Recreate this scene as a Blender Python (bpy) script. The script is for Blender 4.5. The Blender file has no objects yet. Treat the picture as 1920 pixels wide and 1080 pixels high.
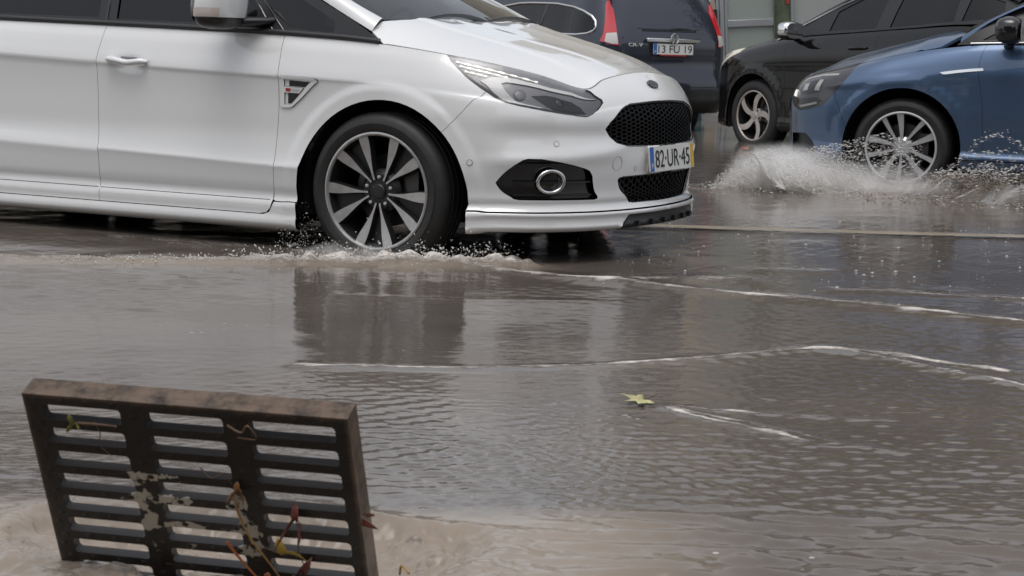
import bpy, bmesh, math, random
import numpy as np
from mathutils import Vector, Matrix
from mathutils.geometry import delaunay_2d_cdt

scene = bpy.context.scene
COL = scene.collection

# ---------------------------------------------------------------- camera
cam_data = bpy.data.cameras.new('camera')
cam = bpy.data.objects.new('camera', cam_data)
COL.objects.link(cam)
scene.camera = cam
cam_data.sensor_width = 36.0
cam_data.lens = 3500 / 1920 * 36
cam_data.clip_start = .05
cam_data.clip_end = 2000
PITCH = math.atan((540 - 70) / 3500)
ROLL = .028                                        # the street runs slightly downhill to the right
_f = Vector((0, math.cos(PITCH), -math.sin(PITCH)))
_u0 = Vector((0, math.sin(PITCH), math.cos(PITCH)))
_r0 = Vector((1, 0, 0))
_r = _r0*math.cos(ROLL) + _u0*math.sin(ROLL)
_u = _u0*math.cos(ROLL) - _r0*math.sin(ROLL)
cam.matrix_world = Matrix(((_r.x, _u.x, -_f.x, 0), (_r.y, _u.y, -_f.y, 0), (_r.z, _u.z, -_f.z, .985), (0, 0, 0, 1)))
cam_data.dof.use_dof = True
cam_data.dof.focus_distance = 7.6
cam_data.dof.aperture_fstop = 14

# ---------------------------------------------------------------- overcast daylight
SUN_EL, SUN_AZ = math.radians(74), math.radians(195)
world = bpy.data.worlds.new('World')
scene.world = world
world.use_nodes = True
nt = world.node_tree
sky = nt.nodes.new('ShaderNodeTexSky')
sky.sky_type = 'NISHITA'
sky.sun_disc = False
sky.sun_elevation = SUN_EL
sky.sun_rotation = SUN_AZ
sky.air_density = 1.0
sky.dust_density = 3.0
sky.ozone_density = 1.0
hsv = nt.nodes.new('ShaderNodeHueSaturation')       # a closed cloud deck: nearly grey
hsv.inputs['Saturation'].default_value = .28
nt.links.new(sky.outputs[0], hsv.inputs['Color'])
bg = nt.nodes['Background']
nt.links.new(hsv.outputs[0], bg.inputs[0])
bg.inputs[1].default_value = .15
sun_data = bpy.data.lights.new('sun', 'SUN')
sun = bpy.data.objects.new('sun', sun_data)
COL.objects.link(sun)
sun_data.energy = .6
sun_data.angle = math.radians(40)
sun_data.color = (1, .97, .93)
sun.rotation_euler = (math.pi/2 - SUN_EL, 0, math.pi - SUN_AZ)   # towards the sun of the sky
scene.view_settings.view_transform = 'Standard'
scene.view_settings.look = 'None'
scene.view_settings.exposure = .42
scene.view_settings.gamma = 1
scene.render.engine = 'CYCLES'
scene.cycles.max_bounces = 8
scene.cycles.volume_bounces = 4
scene.cycles.transparent_max_bounces = 24
scene.cycles.use_denoising = True
random.seed(7)
rng = np.random.default_rng(7)

# ---------------------------------------------------------------- materials
def new_mat(name):
    m = bpy.data.materials.new(name)
    m.use_nodes = True
    return m, m.node_tree, m.node_tree.nodes['Principled BSDF']


def mat(name, col, rough=.5, metal=0, coat=0, spec=.5, emit=0, var=0, scale=8, bump=0, bscale=60, dirt=None):
    m, t, b = new_mat(name)
    b.inputs['Base Color'].default_value = (*col, 1)
    b.inputs['Roughness'].default_value = rough
    b.inputs['Metallic'].default_value = metal
    b.inputs['Coat Weight'].default_value = coat
    b.inputs['Coat Roughness'].default_value = .03
    b.inputs['Specular IOR Level'].default_value = spec
    if emit:
        b.inputs['Emission Color'].default_value = (*col, 1)
        b.inputs['Emission Strength'].default_value = emit
    tc = t.nodes.new('ShaderNodeTexCoord')
    src = None
    if var:
        n = t.nodes.new('ShaderNodeTexNoise'); n.inputs['Scale'].default_value = scale; n.inputs['Detail'].default_value = 6
        t.links.new(tc.outputs['Object'], n.inputs['Vector'])
        r = t.nodes.new('ShaderNodeMapRange'); r.inputs[1].default_value = .3; r.inputs[2].default_value = .7
        r.inputs[3].default_value = 1 - var; r.inputs[4].default_value = 1 + var
        t.links.new(n.outputs['Fac'], r.inputs[0])
        mx = t.nodes.new('ShaderNodeMix'); mx.data_type = 'RGBA'; mx.blend_type = 'MULTIPLY'; mx.inputs[0].default_value = 1
        mx.inputs[6].default_value = (*col, 1)
        t.links.new(r.outputs[0], mx.inputs[7])
        src = mx.outputs[2]
    if dirt:                                           # splashed mud: (colour, height it reaches, strength)
        dc, hz, st = dirt
        sp = t.nodes.new('ShaderNodeSeparateXYZ'); t.links.new(tc.outputs['Object'], sp.inputs[0])
        n = t.nodes.new('ShaderNodeTexNoise'); n.inputs['Scale'].default_value = 14; n.inputs['Detail'].default_value = 8; n.inputs['Roughness'].default_value = .7
        t.links.new(tc.outputs['Object'], n.inputs['Vector'])
        r = t.nodes.new('ShaderNodeMapRange'); r.inputs[1].default_value = hz; r.inputs[2].default_value = .1; r.inputs[3].default_value = 0; r.inputs[4].default_value = st
        t.links.new(sp.outputs['Z'], r.inputs[0])
        mu = t.nodes.new('ShaderNodeMath'); mu.operation = 'MULTIPLY'
        t.links.new(r.outputs[0], mu.inputs[0]); t.links.new(n.outputs['Fac'], mu.inputs[1])
        mx = t.nodes.new('ShaderNodeMix'); mx.data_type = 'RGBA'
        mx.inputs[6].default_value = (*col, 1); mx.inputs[7].default_value = (*dc, 1)
        if src: t.links.new(src, mx.inputs[6])
        t.links.new(mu.outputs[0], mx.inputs[0])
        src = mx.outputs[2]
    if src: t.links.new(src, b.inputs['Base Color'])
    if bump:
        n = t.nodes.new('ShaderNodeTexNoise'); n.inputs['Scale'].default_value = bscale; n.inputs['Detail'].default_value = 5
        t.links.new(tc.outputs['Object'], n.inputs['Vector'])
        bp = t.nodes.new('ShaderNodeBump'); bp.inputs['Strength'].default_value = bump; bp.inputs['Distance'].default_value = .01
        t.links.new(n.outputs['Fac'], bp.inputs['Height']); t.links.new(bp.outputs[0], b.inputs['Normal'])
    return m


def glass_mat(name, tint, rough=.0, ior=1.5, boost=1.0):
    """thin pane: tinted see-through plus a mirror share that grows towards grazing angles"""
    m = bpy.data.materials.new(name); m.use_nodes = True
    t = m.node_tree; t.nodes.clear()
    o = t.nodes.new('ShaderNodeOutputMaterial'); mx = t.nodes.new('ShaderNodeMixShader')
    tr = t.nodes.new('ShaderNodeBsdfTransparent'); tr.inputs[0].default_value = (*tint, 1)
    gl = t.nodes.new('ShaderNodeBsdfGlossy'); gl.inputs['Roughness'].default_value = rough; gl.inputs[0].default_value = (1, 1, 1, 1)
    fr = t.nodes.new('ShaderNodeFresnel'); fr.inputs[0].default_value = ior
    mm = t.nodes.new('ShaderNodeMath'); mm.operation = 'MULTIPLY'; mm.inputs[1].default_value = boost; mm.use_clamp = True
    t.links.new(fr.outputs[0], mm.inputs[0]); t.links.new(mm.outputs[0], mx.inputs[0])
    t.links.new(tr.outputs[0], mx.inputs[1]); t.links.new(gl.outputs[0], mx.inputs[2]); t.links.new(mx.outputs[0], o.inputs[0])
    return m

M = {}
MUD = (.22, .17, .13)
M['white_paint'] = mat('white_paint', (.715, .717, .712), .2, coat=1, dirt=(MUD, .45, .22))
M['black_trim'] = mat('black_trim', (.012, .012, .013), .35)
M['mesh_black'] = mat('mesh_black', (.005, .005, .0055), .5, spec=.15)
M['black_gloss'] = mat('black_gloss', (.008, .008, .009), .12, coat=.5)
M['rubber'] = mat('rubber', (.016, .0155, .015), .55, var=.25, scale=20, bump=.1, bscale=90)
M['dark_inside'] = mat('dark_inside', (.008, .008, .008), .9)
M['cabin'] = mat('cabin', (.05, .05, .052), .8, var=.2)
M['seat_cloth'] = mat('seat_cloth', (.03, .03, .033), .9)
M['chrome'] = mat('chrome', (.72, .72, .72), .08, metal=1)
M['satin_chrome'] = mat('satin_chrome', (.6, .6, .6), .28, metal=1)
M['alloy'] = mat('alloy', (.44, .43, .42), .36, metal=.75, var=.12, scale=30)
M['alloy_dark'] = mat('alloy_dark', (.022, .022, .023), .4, metal=.3)
M['bronze_alloy'] = mat('bronze_alloy', (.50, .45, .41), .42, metal=.55, var=.15, scale=20)
M['silver_alloy'] = mat('silver_alloy', (.58, .58, .58), .35, metal=.7)
M['disc_steel'] = mat('disc_steel', (.11, .10, .10), .45, metal=.8)
M['glass_side'] = glass_mat('glass_side', (.13, .145, .145), boost=.9)
M['glass_front'] = glass_mat('glass_front', (.36, .41, .38), boost=1.0)
M['glass_privacy'] = glass_mat('glass_privacy', (.03, .032, .035), boost=.9)
M['lens'] = glass_mat('lens', (.92, .92, .92), boost=.8)
M['lamp_white'] = mat('lamp_white', (1, .98, .92), .3, emit=.5)
M['lamp_band'] = mat('lamp_band', (.80, .80, .79), .25)
M['lamp_grey'] = mat('lamp_grey', (.25, .25, .265), .3, metal=.2)
M['lamp_black'] = mat('lamp_black', (.012, .012, .013), .25)
M['plate_white'] = mat('plate_white', (.66, .66, .62), .4)
M['plate_blue'] = mat('plate_blue', (.03, .13, .42), .4)
M['plate_yellow'] = mat('plate_yellow', (.62, .38, .05), .4)
M['plate_ink'] = mat('plate_ink', (.01, .01, .01), .5)
M['badge_red'] = mat('badge_red', (.35, .03, .03), .4)
M['amber'] = mat('amber', (.5, .22, .05), .3)

# ---------------------------------------------------------------- scene graph helpers
def link(o, parent=None):
    COL.objects.link(o)
    if parent is not None: o.parent = parent
    return o


def thing(name, label, cat, loc=(0, 0, 0), rz=0, group=None):
    o = bpy.data.objects.new(name, None)
    o.empty_display_size = .1
    link(o); o.location = loc; o.rotation_euler = (0, 0, rz)
    return tag(o, label, cat, group)


def tag(o, label, cat, group=None):
    o['label'] = label; o['category'] = cat
    if group: o['group'] = group
    return o


def structure(o, kind='structure'):
    o['kind'] = kind
    return o


class MD:
    """mesh data being collected"""
    def __init__(s): s.v, s.f, s.n, s.m = [], [], [], []
    def add(s, v, f, n=None, m=0):
        o = len(s.v)
        s.v += [tuple(map(float, p)) for p in v]
        s.n += [tuple(map(float, p)) for p in n] if n is not None else [None]*len(v)
        s.f += [tuple(int(i) + o for i in q) for q in f]
        s.m += [m]*len(f)
        return s
    def box(s, c, h, m=0, R=None):
        v = [Vector((sx*h[0], sy*h[1], sz*h[2])) for sx in (-1, 1) for sy in (-1, 1) for sz in (-1, 1)]
        if R is not None: v = [R @ p for p in v]
        v = [p + Vector(c) for p in v]
        return s.add(v, [(0, 1, 3, 2), (4, 6, 7, 5), (0, 4, 5, 1), (2, 3, 7, 6), (0, 2, 6, 4), (1, 5, 7, 3)], m=m)
    def tube(s, pts, rad, seg=8, m=0, closed=False, cap=True, flat=1.0):
        pts = [Vector(p) for p in pts]; n = len(pts)
        rads = rad if hasattr(rad, '__len__') else [rad]*n
        base = len(s.v); up = Vector((0, 0, 1)); ring = []
        for i, p in enumerate(pts):
            a = pts[i-1] if (i > 0 or closed) else pts[i]; b = pts[(i+1) % n] if (i < n-1 or closed) else pts[i]
            d = (b - a).normalized()
            e = d.cross(up)
            if e.length < 1e-3: e = d.cross(Vector((1, 0, 0)))
            e.normalize(); g = e.cross(d)
            ring.append([p + (e*math.cos(t) + g*math.sin(t)*flat)*rads[i] for t in (2*math.pi*k/seg for k in range(seg))])
        v = [q for r_ in ring for q in r_]; f = []
        for i in range(n if closed else n-1):
            j = (i+1) % n
            for k in range(seg):
                l = (k+1) % seg
                f.append((i*seg+k, i*seg+l, j*seg+l, j*seg+k))
        if cap and not closed:
            f.append(tuple(range(seg))[::-1]); f.append(tuple((n-1)*seg+k for k in range(seg)))
        return s.add(v, f, m=m)
    def lathe(s, prof, seg=48, m=0, axis='y', c=(0, 0, 0), arc=None):
        """prof: (radius, along the axis)"""
        n = len(prof); v = []; f = []
        a0, a1 = arc or (0, 2*math.pi)
        cnt = seg if arc is None else seg+1
        for k in range(cnt):
            t = a0 + (a1-a0)*k/seg
            for r_, h in prof:
                x, z = r_*math.cos(t), r_*math.sin(t)
                p = {'y': (x, h, z), 'z': (x, z, h), 'x': (h, x, z)}[axis]
                v.append((p[0]+c[0], p[1]+c[1], p[2]+c[2]))
        for k in range(seg):
            l = (k+1) % cnt
            for j in range(n-1):
                f.append((k*n+j, k*n+j+1, l*n+j+1, l*n+j))
        return s.add(v, f, m=m)
    def grid(s, P, m=0, closed=False):
        """P: rows x cols x 3"""
        R, C_ = len(P), len(P[0])
        v = [q for row in P for q in row]
        f = [(i*C_+j, i*C_+j+1, (i+1)*C_+j+1, (i+1)*C_+j) for i in range(R-1) for j in range(C_-1)]
        return s.add(v, f, m=m)
    def prism(s, pts, axis_vec, m=0):
        """closed outline pts extruded by axis_vec"""
        n = len(pts); a = Vector(axis_vec)
        v = [Vector(p) for p in pts] + [Vector(p)+a for p in pts]
        f = [tuple(range(n))[::-1], tuple(range(n, 2*n))] + [(i, (i+1) % n, n+(i+1) % n, n+i) for i in range(n)]
        return s.add(v, f, m=m)
    def build(s, name, mats, parent=None, smooth=None, bevel=0, recalc=True, subdiv=0):
        me = bpy.data.meshes.new(name)
        me.from_pydata(s.v, [], s.f)
        for mm in (mats if isinstance(mats, (list, tuple)) else [mats]): me.materials.append(mm)
        me.polygons.foreach_set('material_index', s.m)
        has_n = any(q is not None for q in s.n)
        if recalc and not has_n:
            b = bmesh.new(); b.from_mesh(me); bmesh.ops.recalc_face_normals(b, faces=b.faces); b.to_mesh(me); b.free()
        o = bpy.data.objects.new(name, me)
        link(o, parent)
        if smooth is None: smooth = 35
        if smooth:
            me.polygons.foreach_set('use_smooth', [True]*len(me.polygons))
            if has_n:
                me.normals_split_custom_set_from_vertices([q if q is not None else (0, 0, 0) for q in s.n])
            else:
                me.set_sharp_from_angle(angle=math.radians(smooth))
        if subdiv:
            sd = o.modifiers.new('subdivision', 'SUBSURF'); sd.levels = sd.render_levels = subdiv
        if bevel:
            bv = o.modifiers.new('bevel', 'BEVEL'); bv.width = bevel; bv.segments = 2; bv.limit_method = 'ANGLE'; bv.angle_limit = math.radians(40)
        me.update()
        return o


def inside(poly, P):
    x, y = P[:, 0], P[:, 1]
    r = np.zeros(len(P), bool)
    a = poly; b = np.roll(poly, -1, 0)
    for (x0, y0), (x1, y1) in zip(a, b):
        c = ((y0 > y) != (y1 > y))
        if y1 != y0: r ^= c & (x < (x1-x0)*(y-y0)/(y1-y0)+x0)
    return r


def densify(poly, sp):
    out = []
    for a, b in zip(poly, np.roll(poly, -1, 0)):
        n = max(1, int(math.ceil(np.hypot(*(b-a))/sp)))
        out += [a + (b-a)*k/n for k in range(n)]
    return np.array(out)


def shrink(poly, d):
    a = np.roll(poly, 1, 0); b = np.roll(poly, -1, 0)
    area = .5*np.sum(poly[:, 0]*b[:, 1] - b[:, 0]*poly[:, 1])
    e0 = poly - a; e1 = b - poly
    n0 = np.stack([-e0[:, 1], e0[:, 0]], 1); n1 = np.stack([-e1[:, 1], e1[:, 0]], 1)
    n0 /= np.maximum(np.linalg.norm(n0, axis=1), 1e-9)[:, None]; n1 /= np.maximum(np.linalg.norm(n1, axis=1), 1e-9)[:, None]
    n = n0 + n1
    ln = np.maximum((n*n).sum(1), .5)
    return poly + n*(2/ln)[:, None]*d*np.sign(area)*.5*1.0


def panel(md, S, loops, sg=1, gap=.002, sp=.03, off=0.0, flange=.014, m=0, keep=None):
    """a sheet cut out of shell S along the (u, v) loops (first one outer, the rest holes) with its edges turned in"""
    L = []
    for k, lp in enumerate(loops):
        p = densify(np.array(lp, float), sp*.6)
        c0_, c1_ = p[:, 0] <= S.U[0]+1e-6, p[:, 0] >= S.U[-1]-1e-6
        if gap: p = shrink(p, gap if k == 0 else -gap)
        if hasattr(S, 'P'): p[c0_, 0] = S.U[0]; p[c1_, 0] = S.U[-1]
        p[:, 0] = np.clip(p[:, 0], S.U[0], S.U[-1]); p[:, 1] = np.clip(p[:, 1], S.V[0], S.V[-1])
        L.append(p)
    lo, hi = L[0].min(0), L[0].max(0)
    gx, gy = np.meshgrid(np.arange(lo[0]+sp/2, hi[0], sp), np.arange(lo[1]+sp/2, hi[1], sp*.7))
    G = np.stack([gx.ravel(), gy.ravel()], 1)
    if len(G):
        k = inside(L[0], G)
        for h in L[1:]: k &= ~inside(h, G)
        G = G[k]
        B = np.concatenate(L)
        if len(G):
            D = np.array([np.hypot(*(B-g).T).min() for g in G])
            G = G[D > sp*.3]
    pts = np.concatenate(L + ([G] if len(G) else []))
    ed = []; o = 0
    for p in L:
        ed += [(o+i, o+(i+1) % len(p)) for i in range(len(p))]; o += len(p)
    vs, es, fs, *_ = delaunay_2d_cdt([Vector(p) for p in pts], ed, [], 0, 1e-6)
    V2 = np.array([(p.x, p.y) for p in vs])
    F = np.array([f for f in fs if len(f) == 3])
    cen = V2[F].mean(1)
    k = inside(L[0], cen)
    for h in L[1:]: k &= ~inside(h, cen)
    F = F[k]
    P = S.pos(V2[:, 0], V2[:, 1]); N = S.nrm(V2[:, 0], V2[:, 1])
    if off: P = P + N*off
    if keep is not None: P = keep(P)
    Y = np.array([1, sg, 1.0])
    P = P*Y; N = N*Y
    fn = np.cross(P[F[:, 1]]-P[F[:, 0]], P[F[:, 2]]-P[F[:, 0]])
    fl = (fn*N[F[:, 0]]).sum(1) < 0
    F[fl] = F[fl][:, ::-1]
    md.add(P, F, N, m)
    if flange:
        for lp in L:
            p = S.pos(lp[:, 0], lp[:, 1]); n = S.nrm(lp[:, 0], lp[:, 1])
            if off: p = p + n*off
            p = p*Y; n = n*Y
            t = np.roll(p, -1, 0) - np.roll(p, 1, 0)
            w = np.cross(t, n); w /= np.maximum(np.linalg.norm(w, axis=1), 1e-9)[:, None]
            q = p - n*flange
            c = len(p)
            f = [(i, (i+1) % c, c+(i+1) % c, c+i) for i in range(c) if not (abs(p[i, 1]) < 1e-4 and abs(p[(i+1) % c, 1]) < 1e-4)]
            md.add(np.concatenate([p, q]), f, np.concatenate([w, w]), m)
    return md


def text_md(txt, size, depth=.001, squeeze=1.0):
    c = bpy.data.curves.new('lettering', 'FONT'); c.body = txt; c.size = size; c.extrude = depth; c.align_x = 'CENTER'; c.align_y = 'CENTER'
    o = bpy.data.objects.new('lettering', c)
    me = bpy.data.meshes.new_from_object(o)
    v = np.array([tuple(p.co) for p in me.vertices]); f = [tuple(p.vertices) for p in me.polygons]
    bpy.data.objects.remove(o); bpy.data.meshes.remove(me)
    v[:, 0] *= squeeze
    return v, f


def place(v, origin, ex, ey):
    """2-D drawing (x right, y up, z out) -> 3-D"""
    ex = np.array(ex, float); ex /= np.linalg.norm(ex); ey = np.array(ey, float); ey -= ex*(ex@ey); ey /= np.linalg.norm(ey)
    ez = np.cross(ex, ey)
    v = np.asarray(v, float)
    return np.array(origin) + v[:, 0:1]*ex + v[:, 1:2]*ey + v[:, 2:3]*ez
# ---------------------------------------------------------------- car shells
def hermite_idx(knots, q):
    i = np.clip(np.searchsorted(knots, q, side='right') - 1, 0, len(knots) - 2)
    h = knots[i + 1] - knots[i]
    t = (q - knots[i]) / h
    t2, t3 = t * t, t * t * t
    return i, h, 2*t3 - 3*t2 + 1, t3 - 2*t2 + t, -2*t3 + 3*t2, t3 - t2


def tangents(P, k):
    """three point tangents along axis 0 of P on the knots k"""
    n = len(k)
    T = np.zeros_like(P)
    d = (P[1:] - P[:-1]) / (k[1:] - k[:-1]).reshape((-1,) + (1,) * (P.ndim - 1))
    T[0], T[-1] = d[0], d[-1]
    for i in range(1, n - 1):
        a, b = k[i] - k[i-1], k[i+1] - k[i]
        T[i] = (d[i-1] * b + d[i] * a) / (a + b)
    return T


class Shell:
    """surface through a net of points: columns run round the plan contour, rows run up the side"""
    def __init__(s, net, V, flat_ends=True, bump=None):
        s.P = np.array(net, float)                      # N x M x 3
        mid = s.P[:, s.P.shape[1] // 2, :]
        s.U = np.concatenate([[0], np.cumsum(np.linalg.norm(mid[1:] - mid[:-1], axis=1))])
        s.V = np.array(V, float)
        s.T = tangents(s.P, s.U)
        if flat_ends:                                   # mirror symmetric at both centre lines
            for e in (0, -1):
                s.T[e, :, 0] = 0
                s.T[e, :, 2] = 0
        s.bump = bump
        s._grid = None

    def raw(s, u, v):
        u = np.clip(np.asarray(u, float), s.U[0], s.U[-1]); v = np.clip(np.asarray(v, float), s.V[0], s.V[-1])
        i, h, a, b, c, d = hermite_idx(s.U, u)
        ex = lambda w: w[:, None, None]
        R = ex(a)*s.P[i] + ex(b*h)*s.T[i] + ex(c)*s.P[i+1] + ex(d*h)*s.T[i+1]   # K x M x 3
        R = np.swapaxes(R, 0, 1)
        TV = tangents(R, s.V)
        j, h, a, b, c, d = hermite_idx(s.V, v)
        k = np.arange(len(u)); e2 = lambda w: w[:, None]
        return e2(a)*R[j, k] + e2(b*h)*TV[j, k] + e2(c)*R[j+1, k] + e2(d*h)*TV[j+1, k]

    def rawn(s, u, v, e=.004):
        du = s.raw(u + e, v) - s.raw(u - e, v); dv = s.raw(u, v + e) - s.raw(u, v - e)
        n = np.cross(du, dv)
        n = n / np.maximum(np.linalg.norm(n, axis=1), 1e-9)[:, None]
        return n * s.sgn

    sgn = 1.0

    def pos(s, u, v):
        u = np.asarray(u, float); v = np.asarray(v, float)
        p = s.raw(u, v)
        if s.bump is not None:
            n = s.rawn(u, v)
            p = p + n * s.bump(p)[:, None]
        return p

    def nrm(s, u, v, e=.007):
        du = s.pos(np.minimum(u + e, s.U[-1]), v) - s.pos(np.maximum(u - e, s.U[0]), v)
        dv = s.pos(u, np.minimum(v + e, s.V[-1])) - s.pos(u, np.maximum(v - e, s.V[0]))
        n = np.cross(du, dv)
        return s.sgn * n / np.maximum(np.linalg.norm(n, axis=1), 1e-9)[:, None]

    def grid(s):
        if s._grid is None:
            uu = np.linspace(s.U[0], s.U[-1], 260); vv = np.linspace(s.V[0], s.V[-1], 90)
            a, b = np.meshgrid(uu, vv)
            a, b = a.ravel(), b.ravel()
            s._grid = (a, b, s.raw(a, b))
        return s._grid

    def inv(s, pts, w=(1, 1, 1), lo=None):
        """parameters (u, v) of the surface points nearest to pts; w weights the axes"""
        a, b, G = s.grid()
        w = np.array(w, float)
        out = []
        for p in pts:
            p = np.array(p, float)
            D = (((G - p) * w) ** 2).sum(1)
            if lo is not None:
                D = D + np.where(lo(G), 0, 1e6)
            k = D.argmin()
            q = np.array([a[k], b[k]])
            for it in range(8):
                e = .003
                U3 = np.array([q[0], min(q[0]+e, s.U[-1]), q[0]]); V3 = np.array([q[1], q[1], q[1]+e])
                S3 = s.raw(U3, V3)
                J = np.stack([(S3[1]-S3[0])/e, (S3[2]-S3[0])/e], 1) * w[:, None]
                r = (p - S3[0]) * w
                A = J.T @ J + 1e-7*np.eye(2)
                dq = np.linalg.solve(A, J.T @ r)
                q = q + np.clip(dq, -.05, .05)
                q[0] = np.clip(q[0], s.U[0], s.U[-1]-1e-6); q[1] = np.clip(q[1], s.V[0], s.V[-1]-1e-6)
            out.append(q)
        return np.array(out)

    def side(s, pts):
        """(x, z) pairs on the flank -> (u, v); z None = top row, z -1 = bottom row"""
        out = []
        for x, z in pts:
            zz = 9 if z is None else z
            if z is None or z == -1:
                v = s.V[-1] if z is None else s.V[0]
                uu = np.linspace(s.U[0], s.U[-1], 1500)
                X = s.raw(uu, np.full(1500, v))
                out.append([uu[np.abs(X[:, 0]-x).argmin()], v])
            else:
                out.append(s.inv([(x, 0, zz)], (1, 0, 1), lambda G: G[:, 1] > .25)[0])
        return np.array(out)

    def front(s, pts, sg=1):
        """(y, z) pairs on the nose (sg 1) or tail (sg -1) -> (u, v)"""
        return s.inv([(0, y, z) for y, z in pts], (0, 1, 1), (lambda G: G[:, 0]*sg > 0) if sg else None)
# ---------------------------------------------------------------- wheels (axis y, outer face towards +y)
def spoke(md, path, m_face, m_side, thick=.03):
    """path: (radius, angle, half width, y of the face); flat face, slanted flanks"""
    A, B, A2, B2 = [], [], [], []
    for r_, a, w, y in path:
        c, s_ = math.cos(a), math.sin(a)
        A.append((r_*c - w*s_, y, r_*s_ + w*c)); B.append((r_*c + w*s_, y, r_*s_ - w*c))
        w2 = w + .006
        A2.append((r_*c - w2*s_, y-thick, r_*s_ + w2*c)); B2.append((r_*c + w2*s_, y-thick, r_*s_ - w2*c))
    md.grid([A, B], m_face); md.grid([A, A2], m_side); md.grid([B, B2], m_side); md.grid([A2, B2], m_side)


def wheel(parent, pos, R, rr, style, mats, width=.225, flip=False, nuts=5, rot=0.0):
    face, side = mats
    t = MD(); hw = width/2
    prof = [(rr-.004, hw-.022), (rr+.004, hw-.010), (rr+.016, hw-.003), (rr+.04, hw), (R-.055, hw-.002), (R-.03, hw-.008), (R-.016, hw-.018), (R-.006, hw-.034)]
    g = [(R, hw-.045), (R, .046), (R-.007, .044), (R-.007, .036), (R, .034), (R+.001, .006), (R-.006, .004), (R-.006, -.004), (R+.001, -.006), (R, -.034), (R-.007, -.036), (R-.007, -.044), (R, -.046), (R, -hw+.045)]
    t.lathe(prof + g + [(r_, -y) for r_, y in prof[::-1]], 96)
    w = t.build('wheel', M['rubber'], parent, smooth=40)
    w.location = pos
    if flip: w.rotation_euler = (0, 0, math.pi)
    rim = MD()
    # lip and barrel
    rim.lathe([(rr+.004, hw-.016), (rr+.004, hw-.006), (rr-.003, hw-.004), (rr-.009, hw-.007), (rr-.012, hw-.014)], 96, 0)
    rim.lathe([(rr-.012, hw-.014), (rr-.022, hw-.05), (rr-.03, -.02), (rr-.03, -hw+.02)], 72, 1)
    if style == 'split':
        yc = hw-.030
        for k in range(5):
            base = math.radians(54 + 72*k) + rot
            for sd in (-1, 1):
                pth = []
                for q in np.linspace(0, 1, 8):
                    along = .050 + (rr-.020-.050)*q; lat = .0085 + .0615*q**1.12
                    pth.append((math.hypot(along, lat), base + sd*math.atan2(lat, along), .0042 + .0185*float(smooth(.12, .95, q)), yc - .004*math.sin(q*math.pi) + .018*q))
                spoke(rim, pth, 0, 1, .035)
        rim.lathe([(0, yc-.008), (.075, yc-.010), (.095, yc-.03), (.098, yc-.07)], 40, 1)
        # pocket inserts behind each pair of spokes
        for k in range(5):
            base = math.radians(54 + 72*k) + rot
            spoke(rim, [(r_, base, .004 + .05*max(0, (r_-.08)/.17), yc - .035 + .01*(r_/.2)) for r_ in np.linspace(.08, rr-.02, 5)], 1, 1, .012)
    elif style == 'ten':
        yc = hw-.036
        for k in range(10):
            a = 2*math.pi*k/10 + rot
            big = 1.0 if k % 2 == 0 else .72
            spoke(rim, [(r_, a + (.06 if k % 2 else -.06)*q, (.008 + .0145*q)*big, yc + .006*(1-q) + .018*q) for q, r_ in [(q, .045 + (rr-.012-.045)*q) for q in np.linspace(0, 1, 6)]], 0, 1, .03)
        rim.lathe([(0, yc+.006), (.05, yc+.004), (.07, yc-.012), (.075, yc-.06)], 40, 0)
    else:                                              # five broad swirling spokes
        yc = hw-.03
        for k in range(5):
            a = 2*math.pi*k/5 + rot
            spoke(rim, [(r_, a + .38*q*q, .021 + .006*math.sin(q*3.1) + .010*q*q, yc + .014*q) for q, r_ in [(q, .045 + (rr-.012-.045)*q) for q in np.linspace(0, 1, 9)]], 0, 1, .04)
        rim.lathe([(0, yc), (.06, yc-.001), (.078, yc-.012), (.082, yc-.06)], 40, 0)
    rim.build('rim', [face, side], w, smooth=30)
    d = MD(); d.lathe([(.03, .0), (.155, .0), (.155, -.02), (.03, -.02)], 48)
    d.box((-.13, .005, .02), (.035, .03, .075))
    d.build('brake_disc', M['disc_steel'], w)
    c = MD(); c.lathe([(0, yc+.004), (.026, yc+.003), (.031, yc-.001), (.032, yc-.012)], 32)
    c.build('hub_cap', M['alloy_dark'] if style == 'split' else M['alloy'], w)
    for k in range(nuts):
        a = math.radians(90 + 72*k) + rot if style == 'split' else 2*math.pi*(k+.5)/5 + rot
        n = MD(); n.lathe([(0, .013), (.007, .012), (.0115, .007), (.0125, -.004)], 6 if style == 'split' else 10)
        o = n.build('wheel_nut', M['satin_chrome'] if style == 'split' else M['alloy_dark'], w)
        o.location = (.061*math.cos(a), yc-.009, .061*math.sin(a))
    return w


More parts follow.
